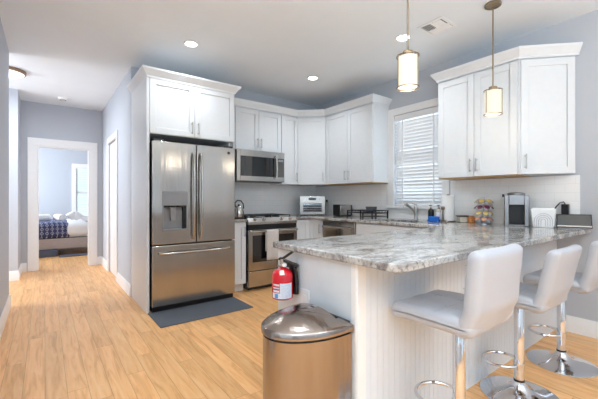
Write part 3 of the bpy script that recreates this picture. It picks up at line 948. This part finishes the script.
# ------------------------------------------------------------------ bar stools
def make_stool(label, loc, rz, sh, grp, lean=.02, off=0, zf=.25):
    """origin on the floor under the pole; the front points to +y; sh = seat top height"""
    t = thing('bar_stool', label, 'bar stool', loc, rz, grp)
    W = .395
    def seatfn(p):
        x, y, z = p
        if z > 0:
            gx = abs(math.sin(PI*(x+W/2)/(W/3))); gy = abs(math.sin(PI*(y+.02)/.13))
            z += .007*min(gx, 1)**.4*min(gy, 1)**.4-.004
        z += .012*max(0, (y-.08)/.12)**2*-1
        return (x, y, z)
    s_ = rbox(W, .38, .072, .032, 16, seatfn, X=T(0, .037+off, sh-.036))
    seat = s_.build('seat', M['leather'], t, ang=60)
    q = MB()
    for x in (-W/6, W/6): q.tube([(x, y*.01+off, sh-.0015-.012*max(0, (y*.01-.11)/.12)**2) for y in range(-12, 19, 2)], .0016, 6)
    for y in (-.02+.03, .11+.03): q.tube([(x*.01, y+off, sh-.0015) for x in range(-18, 19, 3)], .0016, 6)
    q.build('stitching', M['seam_shade'], seat)
    def backfn(p):
        x, y, z = p
        y += -lean*max(0, (z+.09)/.25)**1.3 - .012*(1-(x/(W/2))**2)*1
        if z < -.06: y += .35*max(0, -.06-z)
        if y < 0 and False: pass
        yy = y
        return (x, yy, z)
    hb = .35
    b_ = rbox(W, .068, hb, .032, 14, backfn, X=T(0, -.138+off, sh-.078+hb/2))
    back = b_.build('backrest', M['leather'], t, ang=60)
    q = MB()
    for z in (.02, .12, .21):
        q.tube([(x*.01, off-.138+.034-.012*(1-(x*.01/(W/2))**2)-lean*max(0, (z+.078-hb/2+.09)/.25)**1.3+.001, sh+z) for x in range(-18, 19, 3)], .0016, 6)
    q.build('stitching', M['seam_shade'], back)
    MB().box(-.10, .10, -.10, .10, sh-.078, sh-.066).build('seat_plate', M['black'], t, bevel=.002)
    MB().lathe([(0.0, .30), (.021, .30), (.021, sh-.075), (0, sh-.075)], 28).lathe([(.021, sh-.10), (.045, sh-.078), (.045, sh-.070), (0, sh-.07)], 28).build('pole', M['chrome'], t)
    MB().lathe([(.0, .065), (.0265, .065), (.0265, sh-.115), (.024, sh-.11), (0, sh-.11)], 28).build('outer_column', M['chrome'], t)
    MB().lathe([(.0, .068), (.0285, .068), (.0285, .095), (.0, .095)], 28).build('collar', M['black'], t)
    pr = [(0, 0), (.200, 0), (.207, .003), (.206, .006), (.18, .013), (.13, .022), (.09, .031), (.06, .043), (.042, .06), (.033, .075), (.031, .085), (0, .085)]
    MB().lathe(pr, 56).build('base', M['chrome'], t)
    
    pts = []
    for k in range(41):
        a_ = -PI/2+2*PI*k/40
        pts.append((.105*math.cos(a_), .098+.098*math.sin(a_), zf+.0*math.sin(a_)))
    MB().tube(pts[:-1], .0085, 10, closed=True).cyl((0, 0, zf-.02), (0, 0, zf+.02), .030, 20).build('footrest', M['chrome'], t)
    MB().tube([(.02, -.02, sh-.085), (.10, -.04, sh-.09), (.15, -.05, sh-.095)], .004, 8).build('lift_lever', M['chrome'], t)
    return t


make_stool('pale leather bar stool nearest the camera, with the highest seat', (1.472, .77, 0), 0, .695, 'bar stools along the peninsula')
make_stool('middle pale leather bar stool, between the nearest and the farthest', (2.25, .812, 0), 0, .632, 'bar stools along the peninsula', .05, -.035, .175)
make_stool('farthest pale leather bar stool, nearest the right wall, cut off by the frame', (2.93, .79, 0), 0, .63, 'bar stools along the peninsula', .045, -.045, .20)


# ------------------------------------------------------------------ trash can
def dshape(wy, dx, n=28, inset=0, cx=0):
    """D outline: flat back on x=0, bulging to -x"""
    pts = [(-.0-inset, -wy+inset), ]
    side = .06
    out = []
    out.append((-inset, wy-inset))
    for k in range(n+1):
        a_ = PI/2+PI*k/n
        out.append((-side+(dx-side-inset)*math.cos(a_)*1.0, (wy-inset)*math.sin(a_)))
    out.append((-inset, -wy+inset))
    return out


t = thing('trash_can', 'semi-round stainless steel step trash can against the peninsula end', 'trash can', (1.075, 1.212, 0))
WYc, DXc, ZT = .178, .335, .615
def ring(inset, z): return [(x, y, z) for x, y in dshape(WYc, DXc, inset=inset)]
MB().rings([ring(.004, 0), ring(.0, .012), ring(.0, .035)]).build('base_ring', M['black'], t)
MB().rings([ring(.004, .035), ring(.004, ZT-.04)]).build('body', M['can_steel'], t, ang=60)
MB().rings([ring(.010, ZT-.045), ring(.010, ZT-.018)]).build('rim_gap', M['black'], t)
lid = [ring(.002, ZT-.030), ring(-.003, ZT-.028), ring(-.003, ZT-.004), ring(.004, ZT+.003), ring(.02, ZT+.013), ring(.045, ZT+.025), ring(.08, ZT+.037), ring(.11, ZT+.043), ring(.14, ZT+.047), ring(.165, ZT+.048)]
MB().rings(lid).build('lid', M['can_steel'], t, ang=50)
MB().cyl((-.004, -WYc+.02, ZT+.004), (-.004, WYc-.02, ZT+.004), .007).build('hinge_bar', M['darkgrey'], t)
MB().box(-.36, -.29, -.05, .05, .015, .03).build('pedal', M['black'], t, bevel=.006)

# ------------------------------------------------------------------ fire extinguisher, hung on the end of the peninsula
t = thing('fire_extinguisher', 'red fire extinguisher hung on the peninsula end above the trash can', 'fire extinguisher', (1.008, 1.483, .636), 0)
t.scale = (1.05, 1.05, .72)
R_ = .053
MB().lathe([(0, 0), (R_-.01, 0), (R_, .008), (R_, .175), (R_*.95, .192), (R_*.7, .210), (.022, .222), (.016, .226), (.016, .24), (0, .24)], 36).build('cylinder', M['red'], t)
def patch(a0, a1, z0, z1, r, name, m, par):
    R = []
    for z in (z0, z1):
        R.append([(r*math.cos(a0+(a1-a0)*k/14), r*math.sin(a0+(a1-a0)*k/14), z) for k in range(15)])
    return MB().rings(R, cap=False, closed=False).build(name, m, par)
cyl_ = t.children[0]
d0 = math.atan2(-1.485, -1.012)
patch(d0-.25, d0+1.0, .015, .125, R_+.0007, 'instruction_label', M['label'], cyl_)
patch(d0-1.15, d0-.25, .015, .055, R_+.0007, 'instruction_label', M['label'], cyl_)
patch(d0-1.0, d0-.3, .06, .075, R_+.0007, 'white_print', M['label'], cyl_)
patch(d0-1.0, d0-.3, .085, .095, R_+.0007, 'white_print', M['label'], cyl_)
patch(d0-1.0, d0-.3, .105, .118, R_+.0007, 'white_print', M['label'], cyl_)
patch(d0-.75, d0-.42, .018, .05, R_+.0012, 'blue_symbol', M['bluelabel'], cyl_)
MB().cyl((0, 0, .236), (0, 0, .290), .015).cyl((-.03, -.01, .245), (.02, .0, .245), .009).build('valve', M['nickel'], t)
ux, uy = math.cos(-.9), math.sin(-.9)
def uv(a_, z, w=0): return (ux*a_-uy*w, uy*a_+ux*w, z)
AE = math.atan2(uy, ux)
lv = MB()
lv.box(-.015, .075, -.012, .012, -.008, .008, X=T(.0, .0, .290) @ RZ(AE) @ RY(-.80))
lv.build('top_lever', M['black'], t, bevel=.003)
ch = MB()
ch.box(-.02, .095, -.013, .013, -.009, .009, X=T(0, 0, .285) @ RZ(AE) @ RY(.50))
ch.build('carry_handle', M['black'], t, bevel=.003)
MB().tube([(.0, -.01, .25), (.035, -.03, .235), (.055, -.035, .19), (.058, -.04, .12), (.057, -.04, .03)], .012, 10).build('hose', M['black'], t)
MB().cyl((.0, -.016, .25), (-.008, -.028, .25), .012).build('gauge', M['white'], t)
MB().box(.054, .076, -.018, .018, .02, .25).build('wall_bracket', M['black'], t)
MB().cyl((-.03, -.035, .215), (-.036, -.05, .19), .012, 12).build('pull_tag', M['paper'], t)

# ------------------------------------------------------------------ floor mat
mt = MB().prism([(.83, 3.17), (1.785, 3.18), (1.785, 3.655), (.83, 3.64)], .001, .009).build('floor_mat', M['rubber'], bevel=.003)
tag(mt, 'charcoal grey floor mat in front of the refrigerator', 'floor mat')


# ------------------------------------------------------------------ pendants, recessed lights, other ceiling items
def make_pendant(label, loc):
    t = thing('pendant_light', label, 'pendant light', loc, math.radians(20), 'pendant lights over the peninsula')
    zb = 1.845-H; zt = zb+.20; r = .066
    MB().lathe([(0, 0), (.06, 0), (.062, -.005), (.06, -.018), (.015, -.024), (0, -.024)], 32).build('canopy', M['brass'], t)
    MB().cyl((0, 0, -.02), (0, 0, zt+.02), .0055, 12).build('rod', M['brass'], t)
    fr = MB()
    for z in (zb, zt-.006):
        n = 48
        fr.tube([(r*math.cos(2*PI*k/n), r*math.sin(2*PI*k/n), z+.003) for k in range(n)], .0036, 8, closed=True)
    for k in range(3):
        a_ = 2*PI*k/3+.3
        fr.cyl((r*math.cos(a_), r*math.sin(a_), zb), (r*math.cos(a_), r*math.sin(a_), zt), .0032, 8)
        fr.cyl((r*math.cos(a_), r*math.sin(a_), zt), (0, 0, zt+.004), .003, 8)
    fr.build('cage', M['brass'], t)
    MB().lathe([(0, zt+.03), (.014, zt+.03), (.030, zt+.026), (.032, zt-.004), (0, zt-.004)], 28).build('socket_cap', M['brass'], t)
    MB().lathe([(0, zb+.006), (.054, zb+.006), (.060, zb+.012), (.060, zt-.010), (.05, zt-.006), (0, zt-.006)], 40).build('glass_shade', M['opal'], t)
    l = light('POINT', t, (0, 0, zb-.04), 1.5, (1, .88, .7), .05)
    return t


make_pendant('brass and opal glass pendant light hanging nearer the camera', (1.785, 1.255, H))
make_pendant('brass and opal glass pendant light in front of the right wall cabinets', (2.897, 1.234, H))


def make_can(label, x, y, power=3.2):
    t = thing('recessed_light', label, 'ceiling light', (x, y, H), 0, 'recessed ceiling lights')
    MB().lathe([(.055, -.001), (.085, -.001), (.086, -.004), (.083, -.006), (.060, -.0045), (.055, -.001)], 40).build('trim_ring', M['white'], t)
    MB().lathe([(0, -.001), (.058, -.001), (.058, -.003), (0, -.003)], 40).build('diffuser', M['led'], t)
    light('AREA', t, (0, 0, -.012), power, (.90, .96, 1), .11).data.spread = 2.2
    return t


make_can('round recessed ceiling light in front of the refrigerator cabinet', 1.187, 3.40)
make_can('round recessed ceiling light over the corner of the kitchen', 2.788, 3.40)
make_can('round recessed ceiling light just behind the nearer pendant rod', 2.80, 2.02)
make_can('round recessed ceiling light over the kitchen aisle behind the camera view', 1.10, 1.2)
make_can('round recessed ceiling light in the living room, left', -.9, -.9, 10)
make_can('round recessed ceiling light in the living room, right', 1.5, -1.4, 10)

t = thing('flush_ceiling_light', 'lit flush dome light with brown rim on the hall ceiling', 'ceiling light', (-.36, 5.42, H))
MB().lathe([(0, 0), (.172, 0), (.176, -.01), (.174, -.035), (.160, -.04), (.0, -.03)], 48).build('rim', M['bronze'], t)
MB().lathe([(0, -.085), (.06, -.082), (.11, -.070), (.145, -.052), (.16, -.036), (0, -.03)], 48).build('glass_dome', M['dome'], t)
light('AREA', t, (0, 0, -.095), 14, (.9, .95, 1), .25)
t = thing('smoke_detector', 'white round smoke detector on the far hall ceiling', 'smoke detector', (.224, 6.41, H))
MB().lathe([(0, 0), (.07, 0), (.07, -.012), (.058, -.03), (.02, -.036), (0, -.036)], 36).build('body', M['white'], t)
MB().lathe([(.03, -.034), (.045, -.033), (.045, -.036), (.03, -.038), (.03, -.034)], 30).build('vent_ring', M['grey'], t)

t = thing('ceiling_vent', 'white square ceiling air vent between the two pendants', 'vent', (2.86, 1.70, H), 0)
a = .125; fr = MB()
for b in ((-a, a, -a, -a+.025), (-a, a, a-.025, a), (-a, -a+.025, -a+.025, a-.025), (a-.025, a, -a+.025, a-.025)): fr.box(b[0], b[1], b[2], b[3], -.008, -.0005)
fr.build('frame', M['white'], t, bevel=.002)
MB().box(-a+.02, a-.02, -a+.02, a-.02, -.0025, -.0005).build('dark_opening', M['darkgrey'], t)
lo = MB()
for k in range(6): lo.box(-.094, .02, -.0012, .0012, -.008, .006, X=T(0, -.078+k*.0155, -.006) @ RX(math.radians(55)))
for k in range(5): lo.box(-.094, .02, -.0012, .0012, -.008, .006, X=T(0, .022+k*.0165, -.006) @ RX(math.radians(-55)))
for k in range(4): lo.box(-.0012, .0012, -.094, .094, -.008, .006, X=T(.038+k*.016, 0, -.006) @ RY(math.radians(-50)))
lo.box(.018, .028, -.1, .1, -.008, -.001); lo.box(-.1, .02, .0, .010, -.008, -.001)
lo.build('louvers', M['white'], t, smooth=False)

# ------------------------------------------------------------------ countertop items
Z = ZC1+.0005
# kettle
t = thing('electric_kettle', 'small steel kettle with black handle beside the refrigerator', 'kettle', (1.966, 3.88, Z))
MB().lathe([(0, 0), (.064, 0), (.066, .015), (.06, .022), (0, .022)], 32).build('power_base', M['black'], t)
MB().lathe([(0, .022), (.066, .022), (.070, .04), (.066, .09), (.05, .14), (.036, .158), (.032, .162), (0, .166)], 32).build('body', M['steel_flat'], t)
MB().lathe([(0, .165), (.014, .166), (.012, .182), (0, .186)], 16).build('lid_knob', M['black'], t)
MB().tube([(-.045, 0, .15), (-.055, 0, .20), (-.02, 0, .235), (.03, 0, .23), (.062, 0, .19), (.068, 0, .13)], .008, 10).build('handle', M['black'], t)
MB().tube([(-.05, -.0, .08), (-.085, 0, .11), (-.10, 0, .15)], .011, 10).build('spout', M['steel_flat'], t)

# toaster oven in the corner
t = thing('toaster_oven', 'silver countertop toaster oven in the corner of the worktop', 'toaster oven', (3.34, 4.10, Z), math.radians(-34))
w_, d_, h_ = .385, .26, .295
MB().box(-w_/2, w_/2, -d_/2+.015, d_/2, .015, h_).build('body', M['steel_flat'], t, bevel=.008, seg=3)
fr = MB(); y0 = -d_/2
for b in ((-w_/2, w_/2, .19, h_), (-w_/2, -w_/2+.05, .02, .19), (w_/2-.05, w_/2, .02, .19), (-w_/2+.05, w_/2-.05, .02, .06)): fr.box(b[0], b[1], y0, y0+.02, b[2], b[3])
ff = fr.build('front_frame', M['grey'], t, bevel=.003)
ff.data.materials[0] = M['steel_flat']
MB().box(-w_/2+.04, w_/2-.04, y0+.006, y0+.018, .05, .2).build('door_glass', M['blackglass'], t)
g = MB()
for z in (.085, .12): g.box(-w_/2+.05, w_/2-.05, y0+.003, y0+.006, z, z+.005)
g.build('rack', M['wire'], t)
MB().tube([(-.12, y0-.03, .20), (.12, y0-.03, .20)], .008).cyl((-.11, y0, .20), (-.11, y0-.03, .20), .006).cyl((.11, y0, .20), (.11, y0-.03, .20), .006).build('door_handle', M['steel_flat'], t)
MB().box(-.06, .055, y0-.002, y0+.001, .235, .272).build('display', M['blackglass'], t)
for x in (-.125, .125): MB().cyl((x, y0, .252), (x, y0-.018, .252), .017, 20).build('knob', M['steel_flat'], t)
MB().box(-w_/2+.01, w_/2-.01, -d_/2+.02, d_/2-.02, 0, .016).build('feet', M['black'], t)

# wall outlet with plug beside the oven
t = thing('wall_outlet', 'white outlet with a black plug between toaster oven and toaster', 'outlet', (XR-.008, 4.10, 1.12), -PI/2)
MB().box(-.036, .036, -.005, 0, -.057, .057).build('plate', M['white'], t, bevel=.002)
MB().box(-.012, .012, -.03, -.005, .0, .035).build('plug', M['black'], t, bevel=.003)
MB().tube([(0, -.03, .015), (.005, -.05, -.02), (-.02, -.045, -.10), (.02, -.05, -.17), (.06, -.06, -.195), (.1, -.08, -.199)], .003, 8).build('cord', M['white'], t)

# toaster
t = thing('toaster', 'two-slot steel toaster with black end panels beside the dish rack', 'toaster', (3.50, 3.60, Z), math.radians(-10))
MB().box(-.075, .125, -.075, .075, .012, .165).build('body', M['steel_flat'], t, bevel=.014, seg=4)
MB().box(-.10, -.070, -.078, .078, .01, .172).box(.12, .135, -.078, .078, .01, .165).box(-.1, .13, -.07, .07, 0, .016).build('end_panel', M['black'], t, bevel=.006)
MB().box(-.05, .10, -.035, -.015, .163, .1665).box(-.05, .10, .015, .035, .163, .1665).build('slots', M['black'], t)
MB().box(-.115, -.098, -.012, .012, .10, .115).build('lever', M['black'], t, bevel=.002)

# dish rack with bowl
t = thing('dish_rack', 'low black dish rack on short legs beside the sink', 'dish rack', (3.43, 3.04, Z))
rk = MB()
hx_, hy_, zt = .15, .225, .10
rk.tube([(-hx_, -hy_, zt), (hx_, -hy_, zt), (hx_, hy_, zt), (-hx_, hy_, zt)], .006, 8, closed=True)
rk.tube([(-hx_, -hy_, zt-.03), (hx_, -hy_, zt-.03), (hx_, hy_, zt-.03), (-hx_, hy_, zt-.03)], .005, 8, closed=True)
for k in range(10):
    y = -hy_+.05*k
    rk.tube([(-hx_, y, zt), (-hx_, y, zt-.03), (hx_, y, zt-.03), (hx_, y, zt)], .0035, 6)
rk.build('wire_frame', M['darkgrey'], t)
for x in (-hx_, hx_):
    for y in (-hy_+.01, -.02, hy_-.01):
        MB().box(x-.007, x+.007, y-.007, y+.007, 0, zt).build('leg', M['black'], t)
MB().box(-.14, .14, -.215, -.02, .012, .02, X=T(0, 0, .01)).build('drip_tray', M['darkgrey'], t, bevel=.003)
t = thing('dark_bowl', 'dark grey bowl standing in the dish rack', 'bowl', (3.43, 2.97, Z+.076))
MB().lathe([(0, 0), (.04, 0), (.065, .03), (.075, .075), (.072, .075), (.062, .034), (.038, .006), (0, .006)], 36).build('bowl_body', M['darkcloth'], t)
MB().lathe([(0, -.0), (.035, 0), (.035, .004), (0, .004)], 24).build('foot', M['darkgrey'], t)
pl = MB().lathe([(0, 0), (.06, .0), (.10, .014), (.10, .017), (.058, .004), (0, .004)], 36)
o = pl.build('dinner_plate', M['white'], loc=(3.43, 3.155, Z+.076))
tag(o, 'white plate lying in the dish rack near the toaster', 'plate')

# soap bottles, sponge
def bottle(label, loc, body, lab):
    t = thing('soap_bottle', label, 'soap bottle', loc, 0, 'soap bottles by the sink')
    MB().lathe([(0, 0), (.030, 0), (.032, .004), (.032, .115), (.024, .132), (.012, .138), (.012, .15), (0, .15)], 28).build('bottle_body', body, t)
    MB().lathe([(.0325, .02), (.0328, .02), (.0328, .10), (.0325, .10)], 28).build('bottle_label', lab, t)
    MB().cyl((0, 0, .15), (0, 0, .175), .005, 10).cyl((0, 0, .14), (0, 0, .154), .014, 16).build('pump_stem', M['pewter'], t)
    MB().tube([(.012, 0, .178), (-.012, 0, .18), (-.034, 0, .172)], .006, 8).build('pump_nozzle', M['pewter'], t)
bottle('black soap pump bottle standing by the sink', (3.55, 2.185, Z), M['black'], M['black'])
bottle('pale cream soap pump bottle beside the black one', (3.57, 2.10, Z), M['soap'], M['paper'])
t = thing('sponge_holder', 'blue sponge in a small holder before the soap bottles', 'sponge', (3.50, 2.12, Z), math.radians(8))
rbox(.05, .115, .05, .010, 4, X=T(0, 0, .03)).build('sponge', M['blue'], t)
MB().box(-.03, .03, -.062, .062, 0, .006).box(-.03, -.027, -.062, .062, 0, .02).box(.027, .03, -.062, .062, 0, .02).build('tray', M['blue'], t, bevel=.001)

# paper towels
t = thing('paper_towel_holder', 'upright metal paper towel holder with tension arm', 'paper towel holder', (3.56, 1.985, Z))
MB().lathe([(0, 0), (.078, 0), (.08, .004), (.076, .010), (0, .012)], 40).build('base', M['pewter'], t)
MB().cyl((0, 0, .01), (0, 0, .294), .006, 12).build('rod', M['pewter'], t)
MB().lathe([(0, .292), (.012, .293), (.014, .297), (.010, .302), (0, .304)], 20).build('finial', M['pewter'], t)
MB().tube([(-.075, .015, .01), (-.078, .015, .08), (-.078, .015, .13)], .007, 10).lathe([(0, .13), (.016, .133), (.022, .15), (.016, .168), (0, .172)], 20, c=(-.078, .015)).build('tension_arm', M['pewter'], t)
MB().lathe([(.011, .013), (.066, .013), (.068, .016), (.068, .288), (.066, .292), (.011, .292)], 44).build('paper_roll', M['paper'], t)

# small bits at the holder
o = MB().lathe([(0, 0), (.028, 0), (.032, .02), (.028, .022), (0, .008)], 24).build('trinket_dish', M['pewter'], loc=(3.43, 1.96, Z))
tag(o, 'tiny grey metal dish in front of the paper towel holder', 'dish')

# glass container with black lid
t = thing('food_container', 'clear low food container with a black lid left of the pod rack', 'container', (3.60, 1.835, Z), math.radians(-38))
MB().box(-.055, .055, -.045, .045, 0, .062).build('container_body', M['soap'], t, bevel=.008, seg=3)
MB().box(-.06, .06, -.05, .05, .062, .074).build('lid', M['black'], t, bevel=.004)
t = thing('snack_packet', 'small orange packet tucked beside the coffee pod rack', 'packet', (3.575, 1.735, Z), math.radians(-30))
MB().box(-.03, .03, -.025, .025, 0, .06).build('packet_body', M['orange'], t, bevel=.006)
MB().box(-.028, .028, -.006, .006, .058, .075).build('folded_top', M['podpeach'], t, bevel=.002)

# coffee pod carousel; every pod a thing
PCX, PCY = 3.55, 1.60
t = thing('pod_carousel', 'chrome wire carousel holding four tiers of coffee pods', 'pod rack', (PCX, PCY, Z))
MB().lathe([(0, 0), (.072, 0), (.072, .006), (.06, .010), (0, .010)], 36).build('base', M['wire'], t)
MB().cyl((0, 0, .01), (0, 0, .262), .005).lathe([(0, .262), (.008, .264), (.008, .274), (0, .278)], 16).build('post', M['wire'], t)
wr = MB()
for k in range(4):
    zc = .048+k*.060
    for j in range(7):
        a_ = 2*PI*j/7+.2*k
        cx, cy = .070*math.cos(a_), .070*math.sin(a_)
        rr = [(cx+.0265*math.cos(q), cy+.0265*math.sin(q), zc+.0) for q in (2*PI*i/16 for i in range(16))]
        wr.tube([(x-cx, y-cy, 0) for x, y, z in rr], .0014, 5, closed=True, X=T(cx, cy, zc) @ RZ(a_) @ RY(.75))
        wr.tube([(cx*.6, cy*.6, zc), (0, 0, zc-.01)], .0014, 5)
wr.build('wire_rings', M['wire'], t)


def make_pod(lid, label):
    t = thing('coffee_pod', label, 'coffee pod', (0, 0, 0), 0, 'coffee pods in the carousel')
    MB().lathe([(0, -.036), (.017, -.036), (.0225, -.002), (.0225, 0), (0, 0)], 16).build('cup', M['podcup'], t)
    MB().lathe([(0, .0005), (.0245, .0), (.0245, .0025), (0, .003)], 18).build('foil_lid', lid, t)
    return t


ptypes = {'y': ('podyellow', 'yellow-topped coffee pod'), 'r': ('podred', 'maroon-topped coffee pod'), 'p': ('podpeach', 'peach-topped coffee pod')}
tiers = [('p', 'bottom'), ('y', 'second'), ('r', 'third'), ('y', 'top')]
for k, (kind, tn) in enumerate(tiers):
    proto = None
    lab = '%s in the %s tier of the wire carousel' % (ptypes[kind][1], tn)
    for j in range(7):
        a_ = 2*PI*j/7+.2*k
        loc = (PCX+.0715*math.cos(a_), PCY+.0715*math.sin(a_), Z+.048+k*.060+.0018)
        if proto is None:
            proto = make_pod(M[ptypes[kind][0]], lab); proto.location = loc
            proto['group'] = 'coffee pods in the %s carousel tier' % tn
        else:
            proto = copy_thing(proto, lab, loc)
        proto.rotation_euler = (0, .75, a_)

# coffee maker
t = thing('coffee_maker', 'stainless single-serve coffee maker with black cup bay', 'coffee maker', (3.535, 1.30, Z), math.radians(-68))
w_, d_ = .19, .20
MB().box(-w_/2, -w_/2+.035, -d_/2, d_/2, .0, .285).box(w_/2-.035, w_/2, -d_/2, d_/2, 0, .285).box(-w_/2+.035, w_/2-.035, -d_/2, d_/2, .195, .285).box(-w_/2, w_/2, .03, d_/2, 0, .285).build('housing', M['maker_steel'], t, bevel=.005, seg=3)
MB().box(-w_/2+.035, w_/2-.035, -.02, .03, .012, .225).build('cup_bay', M['black'], t)
MB().lathe([(0, .283), (.07, .283), (.072, .29), (.07, .305), (.05, .312), (0, .314)], 32).build('brew_head', M['maker_steel'], t)
MB().box(-w_/2+.03, w_/2-.03, -d_/2-.012, -.02, 0, .014).build('drip_tray', M['maker_steel'], t, bevel=.003)
MB().box(-w_/2-.018, -w_/2, -.07, .02, .27, .295).build('lid_latch', M['black'], t, bevel=.004)
MB().cyl((0, -.05, .195), (0, -.05, .226), .014, 16).build('spout', M['black'], t)

# napkin holder with rainbow arches
t = thing('napkin_holder', 'white napkin holder with raised rainbow arches', 'napkin holder', (3.50, 1.075, Z), math.radians(-72))
hb_ = MB()
poly = [(-.072, 0), (.072, 0), (.090, .165), (-.090, .165)]
for y in (-.045, .035):
    hb_.rings([[(x, y, z) for x, z in poly], [(x, y+.010, z) for x, z in poly]])
hb_.box(-.070, .070, -.045, .045, 0, .012)
hold = hb_.build('holder_body', M['white'], t, bevel=.003)
ar = MB()
for r in (.016, .032, .048, .064):
    pts = [(-r, -.046, .014)]+[(-r*math.cos(PI*k/20), -.046, .06+r*math.sin(PI*k/20)) for k in range(21)]+[(r, -.046, .014)]
    ar.tube(pts, .0026, 8)
ar.build('arch_shadow_lines', M['seam_shade'], t)  # grey tubes stand in for the shadow lines of the white relief
MB().box(-.078, .078, -.033, .033, .013, .172).build('napkins', M['paper'], t, bevel=.003)

# plug and cord on the backsplash by the display
t = thing('power_adapter', 'black power adapter plugged into the wall above the slanted screen', 'power adapter', (XR-.008, .955, 1.085), -PI/2)
MB().box(-.036, .036, -.005, 0, -.057, .057).build('outlet_plate', M['white'], t, bevel=.002)
MB().box(-.026, .026, -.045, -.005, -.055, .035).build('adapter_body', M['black'], t, bevel=.006)
MB().tube([(.0, -.03, .035), (-.01, -.035, .055), (-.035, -.04, .045), (-.06, -.05, .01), (-.08, -.06, -.04), (-.10, -.06, -.10), (-.11, -.07, -.168)], .005, 8).build('cord', M['black'], t)

# slanted grey screen device
t = thing('slanted_screen', 'wide grey screen in a black frame slanting on the worktop end', 'screen', (3.565, .875, Z), math.radians(-71))
w_, h_ = .235, .125
A = RX(math.radians(-24))
MB().box(-w_/2, w_/2, -.003, .014, 0, h_, X=T(0, -.03, .006) @ A).build('frame', M['black'], t, bevel=.003)
MB().box(-w_/2+.008, w_/2-.008, -.005, -.002, .02, h_-.010, X=T(0, -.03, .006) @ A).build('screen_glass', M['grey_glass'], t)
MB().box(-w_/2+.004, w_/2-.004, -.007, -.002, .008, .020, X=T(0, -.03, .006) @ A).build('speaker_bar', M['steel_flat'], t)
P = [(-.034, 0), (.055, 0), (.055, .02), (.012, h_*.86), (-.01, .05)]
MB().rings([[(x, y, z) for y, z in P] for x in (-w_/2+.01, w_/2-.01)]).build('stand', M['grey'], t, bevel=.003)

# ------------------------------------------------------------------ bedroom
t = thing('platform_bed', 'low platform bed with navy lattice bedding seen through the hall doorway', 'bed', (-.35, 8.50, 0))
MB().box(-1.1, 1.35, 0, 1.55, .14, .36).build('frame', M['bedframe'], t, bevel=.02, seg=3)
for x in (-1.05, 1.30):
    for y in (.08, 1.47): MB().box(x-.03, x+.03, y-.03, y+.03, 0, .14).build('leg', M['black'], t)
rbox(2.38, 1.48, .24, .08, 10, X=T(.12, .77, .46)).build('mattress', M['terry'], t)
def quiltfn(p): return (p[0], p[1], p[2]+.012*math.sin(p[0]*9+p[1]*4))
rbox(1.62, 1.54, .34, .09, 18, quiltfn, X=T(-.02, .765, .52)).build('quilt', M['lattice'], t)
MB().box(-1.1, 1.33, .015, 1.52, .355, .372).build('dark_piping', M['black'], t)
rbox(.50, 1.54, .33, .12, 8, lambda p: (p[0], p[1], p[2]*(1-.25*(p[0]/.28)**2)), X=T(.90, .757, .53)).build('white_duvet', M['terry'], t, ang=80)
def roll(label, loc, rz, L):
    mb = MB(); n = 60
    pts = [(.018+.055*k/n, 4.5*2*PI*k/n/2) for k in range(n+1)]
    poly = [(r*math.cos(a_), r*math.sin(a_)) for r, a_ in pts]
    mb.cyl((-L/2, 0, .07), (L/2, 0, .07), .07, 28)
    o = mb.build('rolled_towel', M['terry'], bevel=.02, seg=3, loc=loc); o.rotation_euler = (0, 0, rz)
    tag(o, label, 'towel', 'white towels on the bed')
ZQ = .70
roll('white rolled towel at the left on top of the bed', (-.05, 8.80, ZQ+.01), .3, .28)
roll('white rolled towel in the middle on top of the bed', (.24, 8.78, ZQ+.01), -1.1, .24)
tf = thing('folded_towel', 'white towel folded upright like a bow, right on the bed', 'towel', (.50, 8.74, ZQ+.015), .1, 'white towels on the bed')
rbox(.15, .10, .17, .045, 6, lambda p: (p[0]*(1+.6*p[2]/.17), p[1], p[2]), X=T(-.04, 0, .09) @ RY(-.5)).build('left_fold', M['terry'], tf, ang=80)
rbox(.15, .10, .17, .045, 6, lambda p: (p[0]*(1+.6*p[2]/.17), p[1], p[2]), X=T(.06, 0, .08) @ RY(.6)).build('right_fold', M['terry'], tf, ang=80)
t = thing('storage_box', 'slate blue fabric box under the left part of the bed', 'storage box', (-.12, 8.44, 0))
MB().box(-.5, .33, 0, .5, 0, .12).build('box_body', M['box'], t, bevel=.015, seg=3)
MB().box(-.505, .335, -.005, .505, .105, .135).build('lid', M['box'], t, bevel=.01)
t = thing('bedroom_rug', 'low grey rug on the bedroom floor in front of the bed', 'rug', (.6, 8.24, 0))
MB().box(-.37, .6, 0, .24, .001, .022).build('rug_body', M['box'], t, bevel=.006)
